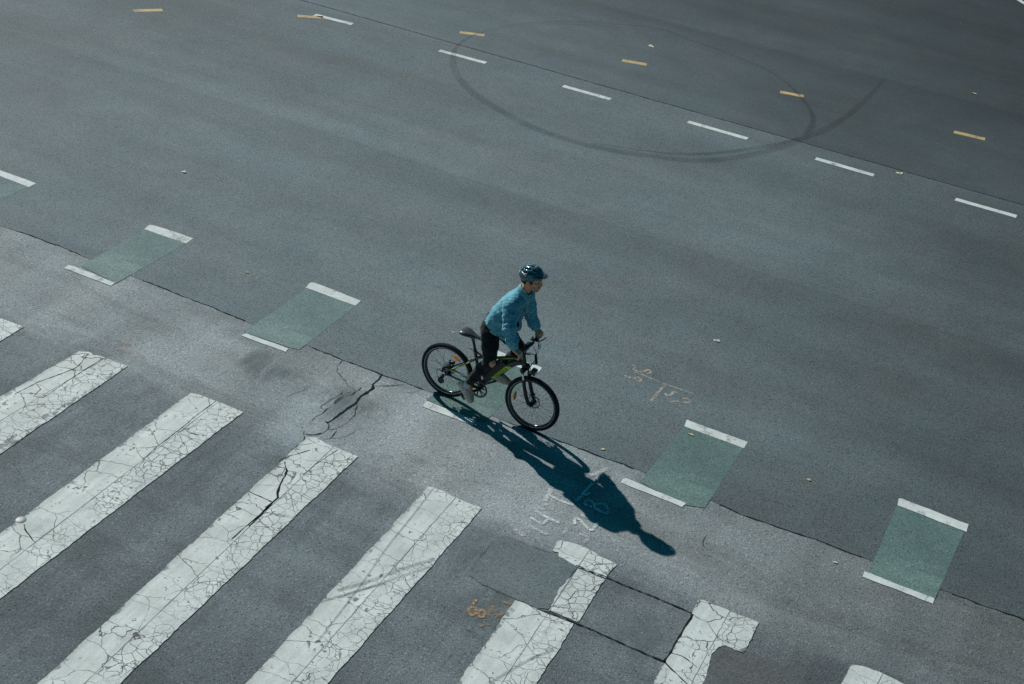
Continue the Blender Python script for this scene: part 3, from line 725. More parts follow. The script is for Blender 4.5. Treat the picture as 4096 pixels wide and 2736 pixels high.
m = MB(); m.ring([(.0, 0.), (.055, 0.), (.055, .004), (.046, .010), (.02, .013), (0.0, .0135)], 24)
o = m.build("road_stud", MAT['metal_stud']); o.rotation_euler = (PI / 2, 0, 0)
x, y = G(84, 2082); o.location = (x, y, .003); tag(o, "round metal stud beside a crosswalk stripe", "road stud")
# countless specks of grit
m = MB()
for k in range(260):
    px_ = RNG.uniform(0, 4096); py_ = RNG.uniform(0, 2736)
    x, y = G(px_, py_); s_ = RNG.uniform(.003, .007) * (1 + y / 45)
    if RNG.random() < .25 and abs(y - 12.6) > 1.2: s_ *= 1.3
    h_ = s_ * .3; a = RNG.uniform(0, 6.3)
    V = [(x + math.cos(a + i * 2.1) * s_, y + math.sin(a + i * 2.1) * s_, .009) for i in range(3)] + [(x, y, .009 + h_)]
    m.add(V, [[0, 1, 3], [1, 2, 3], [2, 0, 3]], smooth=False)
o = m.build("grit", simple("pale_grit", (.42, .43, .41), .9)); o['kind'] = 'stuff'
# ------------------------------------------------------------------ bicycle (x forward, y to the rider's left, z up)
BK = dict(
    rubber=simple("tyre_rubber", (.014, .017, .019), .75, spec=.3, scale=60),
    black=simple("satin_black", (.012, .015, .017), .42, scale=40),
    gloss=simple("gloss_black", (.010, .013, .015), .22, scale=20),
    frame=simple("graphite_frame_paint", (.042, .052, .060), .33, metal=.25, coat=.35, scale=12),
    steel=simple("bright_steel", (.55, .58, .60), .25, metal=1.0, scale=50),
    chrome=simple("fork_chrome", (.66, .68, .69), .22, metal=.85, scale=50),
    spoke=simple("spoke_steel", (.05, .056, .06), .35, metal=.7),
    lime=simple("lime_decal", (.55, .80, .014), .38, coat=.3, var=.06),
    ink=simple("lettering_ink", (.012, .02, .012), .5),
    reflect=simple("reflective_strip_and_highlight", (.50, .52, .52), .4),
    amber=simple("amber_reflector", (1.0, .36, .004), .3, coat=.3, var=.25, scale=160),
    saddle=simple("saddle_vinyl", (.030, .036, .040), .38, bump=.1, scale=120),
    lens=simple("lamp_lens", (.5, .55, .58), .12, spec=.8),
    screen=simple("display_screen", (.02, .028, .032), .08, spec=.8),
    dark=simple("bike_dark_metal", (.030, .035, .038), .38, metal=.6))
_am = BK['amber']; _t = _am.node_tree; _tr = _t.nodes.new('ShaderNodeBsdfTranslucent'); _tr.inputs[0].default_value = (1, .42, .01, 1); _mx = _t.nodes.new('ShaderNodeMixShader'); _mx.inputs[0].default_value = .6
_t.links.new(_t.nodes['Principled BSDF'].outputs[0], _mx.inputs[1]); _t.links.new(_tr.outputs[0], _mx.inputs[2]); _t.links.new(_mx.outputs[0], _t.nodes['Material Output'].inputs[0])
ROOT = (-6.2243, 12.6871, .004); PSI = math.radians(-1.64)
def root_empty(name):
    o = bpy.data.objects.new(name, None); COL.objects.link(o); o.location = ROOT; o.rotation_euler = (0, 0, PSI); o.empty_display_size = .3
    return o
bike = tag(root_empty("bicycle"), "black electric mountain bicycle with lime green down tube ridden across the crossing", "bicycle")
def part(mb, name, mats, parent=bike):
    return mb.build(name, [BK[k] for k in mats.split()], parent)
WR = .348; FC = (1.137, 0, WR); RC = (0, 0, WR)

def make_wheel(c, refl, rear):
    m = MB()
    prof = []
    for k in range(14):       # tyre carcass
        a = 2 * PI * k / 14; prof.append((.3215 + .0235 * math.cos(a), .0255 * math.sin(a)))
    m.ring(prof, 96, c)
    n = 92
    for k in range(n):        # tread blocks
        for row, (yy, ra, sx, sy) in enumerate(((0, .0, .0085, .013), (.012, .5, .0085, .0075), (-.012, .5, .0085, .0075), (.0205, .0, .009, .006), (-.0205, .0, .009, .006))):
            a = 2 * PI * (k + ra) / n
            rr = .3215 + math.sqrt(max(0, .0235 ** 2 - (yy * .0235 / .0255) ** 2)) + (.0012 if abs(yy) < .02 else .002)
            R_ = Matrix(((math.cos(a), 0, -math.sin(a)), (0, 1, 0), (math.sin(a), 0, math.cos(a))))
            m.box((c[0] + rr * math.cos(a), c[1] + yy, c[2] + rr * math.sin(a)), (.0065, sy, sx * 1.25), R_)
    wheel = bpy.data.objects.new("wheel", None); COL.objects.link(wheel); wheel.parent = bike
    part(m, "tyre", "rubber", wheel)
    m = MB(); m.ring([(.2985, -.0240), (.3045, -.0262), (.3055, -.0245), (.2990, -.0225)], 96, c); m.ring([(.2985, .0240), (.3045, .0262), (.3055, .0245), (.2990, .0225)], 96, c)
    part(m, "reflective_band", "reflect", wheel)
    m = MB(); m.ring([(.279, -.006), (.281, -.0095), (.298, -.0145), (.300, -.011), (.300, .011), (.298, .0145), (.281, .0095), (.279, .006)], 96, c)
    part(m, "rim", "gloss", wheel)
    m = MB()
    for k in range(36):
        sd = 1 if k % 2 else -1; a = 2 * PI * k / 36 + .04; b = a + (1 if (k // 2) % 2 else -1) * .95
        hr = .045 if rear else .028
        m.tube([(c[0] + hr * math.cos(b), c[1] + sd * .026, c[2] + hr * math.sin(b)), (c[0] + .282 * math.cos(a), c[1] + sd * .003, c[2] + .282 * math.sin(a))], .00125, 5)
    part(m, "spokes", "spoke", wheel)
    m = MB()
    if rear:
        m.disc(.062, -.028, .040, c, 32); m.disc(.050, .040, .046, c, 28); m.disc(.052, -.034, -.028, c, 28); m.disc(.012, -.075, .072, c, 14)
    else:
        m.disc(.024, -.034, .034, c, 24); m.disc(.031, -.030, -.026, c, 24); m.disc(.031, .026, .030, c, 24); m.disc(.009, -.078, .078, c, 14)
    part(m, "hub", "dark", wheel)
    m = MB(); yy = .046 if rear else .040
    m.ring([(.066, yy), (.082, yy), (.082, yy + .002), (.066, yy + .002)], 48, c)
    for k in range(6):
        a = k * PI / 3; m.tube([(c[0] + .02 * math.cos(a), c[1] + yy + .001, c[2] + .02 * math.sin(a)), (c[0] + .068 * math.cos(a + .45), c[1] + yy + .001, c[2] + .068 * math.sin(a + .45))], .0042, 6, flat=(1, .4))
    part(m, "brake_disc", "steel", wheel)
    if rear:
        m = MB()
        for k in range(7): m.ring([(.024, -.036 - k * .0042), (.058 - k * .0045, -.036 - k * .0042), (.058 - k * .0045, -.038 - k * .0042), (.024, -.038 - k * .0042)], 26, c)
        part(m, "cassette", "dark", wheel)
    (x0, z0), (x1, z1) = refl
    mx, mz = (x0 + x1) / 2, (z0 + z1) / 2; L = math.hypot(x1 - x0, z1 - z0); ang = math.atan2(z1 - z0, x1 - x0)
    m = MB(); R_ = Matrix(((math.cos(ang), 0, -math.sin(ang)), (0, 1, 0), (math.sin(ang), 0, math.cos(ang))))
    m.ball((0, 0, 0), (L / 2, .006, .019)); m.v = [tuple(R_ @ Vector(v) + Vector((mx, -.008, mz))) for v in m.v]
    part(m, "reflector", "amber", wheel)
    m = MB(); a = -.32 if not rear else 2.2
    m.tube([(c[0] + .283 * math.cos(a), 0, c[2] + .283 * math.sin(a)), (c[0] + .245 * math.cos(a), 0, c[2] + .245 * math.sin(a))], .0038, 8); part(m, "valve", "black", wheel)
    return wheel
make_wheel(RC, ((.052, .582), (.172, .530)), True)
make_wheel(FC, ((.918, .432), (.908, .305)), False)

# frame
BB = (.465, 0, .300)
m = MB()
m.tube([BB, (.36, 0, .655), (.330, 0, .760)], [.021, .019, .020], 16, smooth_path=4)
m.tube([(.330, 0, .742), (.330, 0, .768)], .0235, 16)
m.tube([(.470, 0, .305), (.512, 0, .405), (.68, 0, .605), (.800, 0, .748), (.875, 0, .808), (.950, 0, .838)], [.034, .037, .041, .046, .043, .036], 18, smooth_path=5, flat=(1, .92))
m.tube([(.355, 0, .655), (.46, 0, .715), (.61, 0, .768), (.76, 0, .828), (.87, 0, .872), (.945, 0, .900)], [.018, .020, .024, .026, .027, .027], 16, smooth_path=5)
m.tube([(.335, 0, .748), (.385, 0, .728), (.47, 0, .718)], [.015, .013, .013], 12, smooth_path=4)
m.tube([(.942, 0, .938), (.980, 0, .792)], [.028, .030], 20); m.tube([(.940, 0, .944), (.943, 0, .930)], .032, 20); m.tube([(.978, 0, .800), (.982, 0, .784)], .034, 20)
m.disc(.026, -.042, .042, BB, 20)
for sd in (-1, 1):
    m.tube([(.355, sd * .016, .645), (.27, sd * .040, .572), (.14, sd * .056, .468), (.02, sd * .064, .372)], [.011, .0105, .010, .010], 10, smooth_path=4)
    m.tube([(.445, sd * .030, .298), (.32, sd * .042, .306), (.16, sd * .058, .324), (.01, sd * .064, .340)], [.014, .013, .012, .011], 10, smooth_path=4, flat=(1, 1.25))
    m.prism([(-.022, .322), (.022, .318), (.045, .352), (.032, .392), (-.008, .375)], sd * .060, sd * .067)
m.tube([(.355, -.018, .64), (.355, .018, .64)], .012, 10); m.tube([(.27, -.040, .575), (.27, .040, .575)], .010, 10); m.tube([(.36, -.038, .306), (.36, .038, .306)], .012, 10)
frame = part(m, "frame", "frame")
def tubeside(pts, w_, y, name, mat, parent, mi=0):
    m = MB(); m.tube(pts, w_, 8, smooth_path=6, flat=(.8, .25)) if False else None
    return m
# lime panel wrapped on the lower half of the down tube, with the maker's lettering
def dt(t):           # centre line of the straight stretch
    a = np.array((.560, 0, .462)); b = np.array((.862, 0, .800)); return a + (b - a) * t
ax = np.array((.302, 0, .338)); AL = np.linalg.norm(ax); ax = ax / AL; nrm = np.array((ax[2], 0, -ax[0]))
DTM = [(.512, .405), (.68, .605), (.800, .748), (.875, .808)]
def on_tube(u, v, lift=.0):
    """u metres along the tube from its lower end, v metres across its near flank (+ towards the ground side)"""
    x = .565 + ax[0] * u; z = np.interp(x, [p[0] for p in DTM], [p[1] for p in DTM])
    r_ = float(np.interp(x, [.512, .68, .80, .875], [.037, .041, .046, .043])) + .001 + lift; th = v / r_
    q = np.array((x, 0, z)) + nrm * (r_ * math.sin(th)) + np.array((0, -1, 0)) * (r_ * .95 * math.cos(th))
    return q
m = MB()
nu, nv = 40, 10; V = []; F = []
for i in range(nu + 1):
    for j in range(nv + 1):
        t = i / nu; s_ = j / nv
        v = -.030 + .066 * s_
        u0 = .062 - .030 * (1 - s_); u1 = .385 - .085 * (1 - s_)
        V.append(on_tube(u0 + (u1 - u0) * t, v, .0012))
for i in range(nu):
    for j in range(nv): F.append([i * (nv + 1) + j, (i + 1) * (nv + 1) + j, (i + 1) * (nv + 1) + j + 1, i * (nv + 1) + j + 1])
m.add(V, F)
V2 = [np.array((p[0], -p[1], p[2])) for p in V]; m.add(V2, F)
part(m, "lime_panel", "lime", frame)
# letters: h e y b i k e as strokes, 4 units tall
GL = {'h': [[(0, 0), (0, 6)], [(0, 4), (2.4, 4), (3, 3.4), (3, 0)]], 'e': [[(.1, 2), (3, 2), (3, 3.4), (2.4, 4), (.6, 4), (0, 3.4), (0, .6), (.6, 0), (3, 0)]],
      'y': [[(0, 4), (0, .6), (.6, 0), (3, 0)], [(3, 4), (3, -1.4), (2.4, -2), (.2, -2)]], 'b': [[(0, 6), (0, 0), (2.4, 0), (3, .6), (3, 3.4), (2.4, 4), (0, 4)]],
      'i': [[(0, 0), (0, 4)], [(0, 5.2), (0, 5.9)]], 'k': [[(0, 0), (0, 6)], [(0, 2), (1.2, 2), (3, 4)], [(1.2, 2), (3, 0)]]}
sc = .0080
for sd in (-1, 1):
    m = MB()
    cu = .085
    word = "heybike" if sd < 0 else "heybike"
    for chh in word:
        for st in GL[chh]:
            pts = []
            for a, b in zip(st[:-1], st[1:]):
                for k in range(4): pts.append((a[0] + (b[0] - a[0]) * k / 4, a[1] + (b[1] - a[1]) * k / 4))
            pts.append(st[-1])
            P = []
            for gx, gy in pts:
                q = on_tube(cu + gx * sc, .027 - gy * .0060, .0022)
                P.append((q[0], q[1] if sd < 0 else -q[1], q[2]))
            m.tube(P, .0021, 5)
        cu += (4.6 if chh != 'i' else 1.6) * sc
    part(m, "lettering", "ink", frame)
# lime pin stripes on top tube and stays
m = MB()
TT = [(.46, .715), (.61, .768), (.76, .828), (.87, .872)]
for y in (-1, 1):
    m.tube([(x, y * .024, z - .009) for x, z in TT], .0042, 6, smooth_path=4); m.tube([(.30, y * .0445, .599), (.20, y * .060, .517), (.10, y * .067, .438)], .0042, 6)
    m.tube([(.948, y * .029, .915), (.957, y * .029, .875)], .004, 6)
part(m, "pinstripe", "lime", frame)
m = MB(); m.tube([(x, 0, z + .0245) for x, z in TT[1:]], .0045, 6, smooth_path=4, flat=(.4, 1)); part(m, "tube_highlight", "reflect", frame)  # pale line painted as the highlight along the top of the tube
# battery
m = MB(); m.prism([(.524, .402), (.506, .440), (.496, .452), (.457, .510), (.470, .540), (.560, .648), (.660, .752), (.700, .776), (.738, .772), (.775, .738)], -.044, .044, bevel=.014)
bat = part(m, "battery", "black")
m = MB(); m.tube([(.60, -.005, .700), (.66, -.005, .760), (.705, -.005, .786), (.745, -.005, .778)], .012, 10, smooth_path=4, flat=(.5, 2.2)); part(m, "battery_cap", "frame", bat)
# seat post and saddle
m = MB(); m.tube([(.330, 0, .765), (.292, 0, .890)], .0155, 16); m.tube([(.292, 0, .880), (.285, 0, .905)], .020, 14); m.box((.285, 0, .908), (.06, .045, .018), bevel=.004)
post = part(m, "seat_post", "black")
m = MB(); m.tube([(.325, .0, .768), (.322, -.034, .766)], .006, 8); m.tube([(.322, -.030, .766), (.292, -.040, .772), (.268, -.040, .776)], .0055, 8); part(m, "quick_release", "steel", post)
m = MB()
sec = [(.125, .0, .945, .010, .012), (.132, .0, .948, .062, .020), (.150, 0, .952, .085, .026), (.185, 0, .952, .092, .030), (.225, 0, .950, .085, .030), (.265, 0, .946, .062, .027), (.30, 0, .943, .040, .023), (.345, 0, .941, .026, .020), (.39, 0, .938, .021, .017), (.418, 0, .934, .016, .013), (.426, 0, .931, .006, .006)]
V = []; F = []; K = 20
for (x, y, z, w_, h_) in sec:
    for k in range(K):
        a = 2 * PI * k / K; cz = math.sin(a); cy = math.cos(a)
        dip = -.010 * math.exp(-(cy * w_ / .022) ** 2) * (1 if .14 < x < .38 else 0) if cz > 0 else 0
        V.append((x, math.copysign(abs(cy) ** .8, cy) * w_, z + h_ * (cz if cz > 0 else cz * 1.25) * 1.0 + dip))
n = len(sec)
for i in range(n - 1):
    for k in range(K): F.append([i * K + k, i * K + (k + 1) % K, (i + 1) * K + (k + 1) % K, (i + 1) * K + k])
F += [list(range(K))[::-1], [(n - 1) * K + k for k in range(K)]]
m.add(V, F); sad = part(m, "saddle", "saddle"); md = sad.modifiers.new("sub", 'SUBSURF'); md.levels = md.render_levels = 1
m = MB()
for y in (-.02, .02): m.tube([(.16, y * 1.6, .928), (.22, y, .908), (.34, y, .908), (.40, y * .5, .925)], .0035, 8, smooth_path=3)
part(m, "saddle_rails", "steel", sad)

# fork
fork = bpy.data.objects.new("fork", None); COL.objects.link(fork); fork.parent = bike
m = MB(); m.box((.992, 0, .766), (.055, .175, .034), Matrix.Rotation(math.radians(15), 3, 'Y'), bevel=.012); m.tube([(.980, 0, .79), (.985, 0, .765)], .025, 14)
for sd in (-1, 1): m.tube([(.984, sd * .064, .795), (.996, sd * .064, .738)], .0215, 16)
part(m, "fork_crown", "black", fork)
for sd in (-1, 1):
    m = MB(); m.tube([(.994, sd * .064, .745), (1.026, sd * .064, .630)], .0150, 16); part(m, "stanchion", "chrome", fork)
m = MB()
for sd in (-1, 1):
    m.tube([(1.019, sd * .064, .655), (1.045, sd * .066, .555), (1.080, sd * .068, .455), (1.112, sd * .068, .385), (1.137, sd * .066, .345)], [.0205, .0215, .022, .021, .018], 14, smooth_path=4)
    m.prism([(1.115, .330), (1.150, .325), (1.160, .352), (1.140, .372), (1.112, .372)], sd * .058, sd * .072, bevel=.003)
m.tube([(1.030, -.062, .640), (1.052, -.050, .690), (1.066, -.020, .715), (1.066, .020, .715), (1.052, .050, .690), (1.030, .062, .640)], .0125, 10, smooth_path=4, flat=(1, 1.6))
part(m, "lower_leg", "black", fork)
m = MB(); m.box((1.098, .060, .420), (.045, .030, .060), Matrix.Rotation(.45, 3, 'Y'), bevel=.006); m.box((1.115, .044, .415), (.05, .012, .03), Matrix.Rotation(.45, 3, 'Y'), bevel=.004)
part(m, "brake_caliper", "dark")
m = MB(); m.box((.020, .060, .430), (.070, .032, .040), Matrix.Rotation(-.3, 3, 'Y'), bevel=.006); m.ball((-.012, .066, .440), .016); m.ball((.045, .07, .436), .012)
part(m, "brake_caliper", "dark")
m = MB(); m.disc(.016, -.086, -.072, RC, 14); part(m, "axle_nut", "steel")
m = MB(); m.disc(.013, -.088, -.076, FC, 14); part(m, "axle_nut", "steel")
# lamp and horn on the crown
m = MB(); m.box((1.105, 0, .772), (.062, .078, .062), Matrix.Rotation(math.radians(8), 3, 'Y'), bevel=.014); m.tube([(1.0, 0, .775), (1.05, 0, .745), (1.095, 0, .748)], .007, 8); m.tube([(1.108, 0, .742), (1.112, 0, .722)], .012, 10, flat=(1, 1.8))
lamp = part(m, "headlight", "black")
m = MB(); m.box((1.137, 0, .768), (.004, .060, .044), Matrix.Rotation(math.radians(8), 3, 'Y'), bevel=.0015); part(m, "lens", "lens", lamp)
m = MB(); m.ball((1.022, 0, .812), (.024, .030, .028)); m.tube([(1.0, 0, .80), (1.022, 0, .812)], .008, 8); m.tube([(1.03, 0, .79), (1.05, 0, .745)], .006, 8); part(m, "horn", "black")

# stem, bar, controls
m = MB(); m.tube([(.940, 0, .945), (.930, 0, .985), (.934, 0, .998)], [.022, .021, .020], 14); m.tube([(.928, 0, .988), (.955, 0, 1.030), (.978, 0, 1.046)], [.021, .018, .020], 14, smooth_path=3); m.box((.980, 0, 1.046), (.042, .055, .042), bevel=.008); part(m, "stem", "black")
m = MB()
BAR = [(.968, .325, 1.086), (.985, .20, 1.076), (.984, .11, 1.055), (.980, 0, 1.046)]
BARF = BAR + [(1.000, -.11, 1.055), (1.008, -.20, 1.076), (.998, -.325, 1.086)]
m.tube(BARF, .0125, 12, smooth_path=6); bar = part(m, "handlebar", "black")
for sd in (1, -1):
    m = MB(); p0, p1 = ((.981, .225, 1.078), (.967, .33, 1.086)) if sd > 0 else ((1.006, -.225, 1.078), (.997, -.33, 1.086))
    m.tube([p0, p1], .0175, 14); m.tube([p0, tuple(np.array(p0) * .93 + np.array(p1) * .07)], .021, 14); part(m, "grip", "rubber", bar)
    m = MB(); x = .99 if sd > 0 else 1.012
    m.box((x + .012, sd * .185, 1.062), (.042, .040, .030), bevel=.008); m.tube([(x + .018, sd * .18, 1.056), (x + .045, sd * .215, 1.048), (x + .062, sd * .27, 1.050), (x + .066, sd * .315, 1.056)], [.009, .0075, .0065, .0075], 8, smooth_path=4)
    part(m, "brake_lever", "black", bar)
    m = MB(); m.box((x - .020, sd * .150, 1.078), (.048, .036, .030), bevel=.008); m.ball((x - .035, sd * .165, 1.092), .012); part(m, "thumb_control", "black", bar)
m = MB(); R_ = Matrix.Rotation(math.radians(-14), 3, 'Y'); m.box((1.000, .0, 1.092), (.085, .115, .014), R_, bevel=.006); m.box((.985, .0, 1.062), (.03, .05, .03), bevel=.006); disp = part(m, "display", "black")
m = MB(); m.box((.998, .0, 1.1000), (.062, .085, .003), R_, bevel=.001); part(m, "screen", "screen", disp)
m = MB(); m.ball((.985, -.085, 1.085), (.02, .02, .016)); m.box((.992, -.115, 1.072), (.03, .022, .02), bevel=.005); part(m, "bell", "dark", bar)

# cables
m = MB()
CB = [((1.030, .175, 1.060), (1.085, .13, 1.045), (1.105, .05, 1.010), (1.098, .01, .975)), ((1.025, .165, 1.058), (1.06, .14, 1.03), (1.08, .06, 1.00), (1.095, .01, .980)), ((1.012, .06, 1.06), (1.06, .04, 1.03), (1.09, .015, 1.0), (1.100, .01, .975)),
      ((1.030, -.165, 1.060), (1.075, -.12, 1.050), (1.10, -.04, 1.015), (1.102, .0, .980)), ((1.02, -.16, 1.058), (1.05, -.09, 1.045), (1.085, -.04, 1.02), (1.100, .0, .978)),
      ((1.120, 0, .885), (1.10, -.005, .868), (1.05, -.02, .862), (.995, -.035, .872), (.955, -.038, .870)), ((1.118, 0, .885), (1.07, .004, .858), (1.02, -.01, .852), (.985, -.03, .85), (.93, -.036, .835)),
      ((1.110, .01, .90), (1.05, .05, .83), (1.02, .075, .76), (1.045, .078, .62), (1.10, .075, .45)), ((1.098, 0, .93), (1.07, .01, .86), (1.05, .0, .80), (1.06, 0, .77)),
      ((-.03, -.070, .345), (-.078, -.074, .372), (-.098, -.074, .33), (-.085, -.07, .27), (-.045, -.068, .235)), ((.33, .02, .60), (.25, .055, .60), (.12, .072, .51), (.05, .075, .455)), ((.44, -.01, .70), (.36, -.025, .69), (.30, -.03, .665), (.34, -.02, .60))]
for c_ in CB: m.tube(c_, .0031, 6, smooth_path=6)
m.tube([(1.060, .13, 1.045), (1.085, .09, 1.03)], .009, 8); m.tube([(1.045, -.15, 1.055), (1.078, -.11, 1.048)], .008, 8)
cab = part(m, "cables", "black")
m = MB(); m.tube([(1.094, .005, .992), (1.104, .003, .95), (1.116, 0, .905), (1.120, 0, .880)], [.013, .0165, .0165, .014], 12, smooth_path=3); part(m, "cable_sleeve", "rubber", cab)

# drive
crank = bpy.data.objects.new("crankset", None); COL.objects.link(crank); crank.parent = bike
CY = -.052
m = MB(); c = (BB[0], CY, BB[2])
m.ring([(.090, -.002), (.104, -.002), (.104, .002), (.090, .002)], 60, c)
for k in range(44):
    a = 2 * PI * k / 44; R_ = Matrix(((math.cos(a), 0, -math.sin(a)), (0, 1, 0), (math.sin(a), 0, math.cos(a))))
    m.box((c[0] + .106 * math.cos(a), CY, c[2] + .106 * math.sin(a)), (.007, .003, .006), R_)
m.ring([(.108, -.008), (.114, -.008), (.114, -.006), (.108, -.006)], 60, c)     # chain guard
for k in range(5):
    a = 2 * PI * k / 5 + .5
    for da in (-.26, .26):
        m.tube([(c[0] + .022 * math.cos(a), CY, c[2] + .022 * math.sin(a)), (c[0] + .095 * math.cos(a + da), CY, c[2] + .095 * math.sin(a + da))], [.009, .0075], 8, flat=(1, .4))
    m.tube([(c[0] + .10 * math.cos(a), CY - .008, c[2] + .10 * math.sin(a)), (c[0] + .112 * math.cos(a), CY - .008, c[2] + .112 * math.sin(a))], .006, 6)
m.disc(.030, -.010, .006, c, 24); part(m, "chainring", "gloss", crank)
PR = np.array((.325, 0, .205)); PL = np.array((.605, 0, .395))
for sd, P in ((-1, PR), (1, PL)):
    m = MB(); yy = sd * .078
    m.tube([(BB[0], yy * .92, BB[2]), ((BB[0] + P[0]) / 2, yy, (BB[2] + P[2]) / 2), (P[0], yy * 1.08, P[2])], [.017, .0125, .0135], 10, flat=(1, .75)); m.disc(.018, -.012, .012, (BB[0], yy * .9, BB[2]), 16)
    part(m, "crank_arm", "gloss", crank)
    dr = (.69, -.73) if sd < 0 else (.995, .08)
    ang = math.atan2(dr[1], dr[0]); R_ = Matrix.Rotation(-ang, 3, 'Y')
    m = MB(); pc = (P[0], sd * .138, P[2])
    for e in (-.040, .040): m.box(tuple(Vector(pc) + R_ @ Vector((e, 0, 0))), (.014, .092, .024), R_, bevel=.003)
    for e in (-.042, 0, .042): m.box(tuple(Vector(pc) + R_ @ Vector((0, e, 0))), (.082, .012, .020), R_, bevel=.003)
    m.disc(.010, -.055, .055, pc, 12)
    part(m, "pedal", "black", crank)
# chain
m = MB(); cy = -.050
def seg(p0, p1):
    p0, p1 = np.array(p0), np.array(p1); L = np.linalg.norm(p1 - p0); k = int(L / .0127); a = math.atan2(p1[2] - p0[2], p1[0] - p0[0]); R_ = Matrix.Rotation(-a, 3, 'Y')
    for i in range(k):
        q = p0 + (p1 - p0) * (i + .5) / k; m.box(tuple(q), (.0105, .006 if i % 2 else .0035, .0075), R_)
seg((0.0, cy, .348 + .046), (BB[0] - .02, cy, BB[2] + .104)); seg((-.018, cy, .215), (BB[0] + .01, cy, BB[2] - .104)); seg((-.045, cy, .30), (-.055, cy, .24))
part(m, "chain", "steel")
m = MB(); m.box((-.008, -.078, .305), (.030, .022, .050), bevel=.006); m.tube([(-.005, -.075, .33), (-.02, -.082, .29), (-.03, -.080, .26)], .013, 10); m.ball((-.004, -.09, .318), .012)
m.tube([(-.030, -.072, .272), (-.022, -.064, .205)], .010, 8, flat=(1, .5)); m.disc(.017, -.066, -.056, (-.034, 0, .270), 16); m.disc(.017, -.066, -.056, (-.018, 0, .212), 16)
der = part(m, "derailleur", "dark")
m = MB(); m.disc(.042, -.098, -.092, (-.022, 0, .245), 24); m.ring([(.030, -.104), (.042, -.100), (.044, -.092), (.034, -.090)], 24, (-.022, 0, .245)); m.tube([(-.02, -.094, .26), (-.005, -.085, .30)], .007, 8); part(m, "derailleur_guard", "black", der)
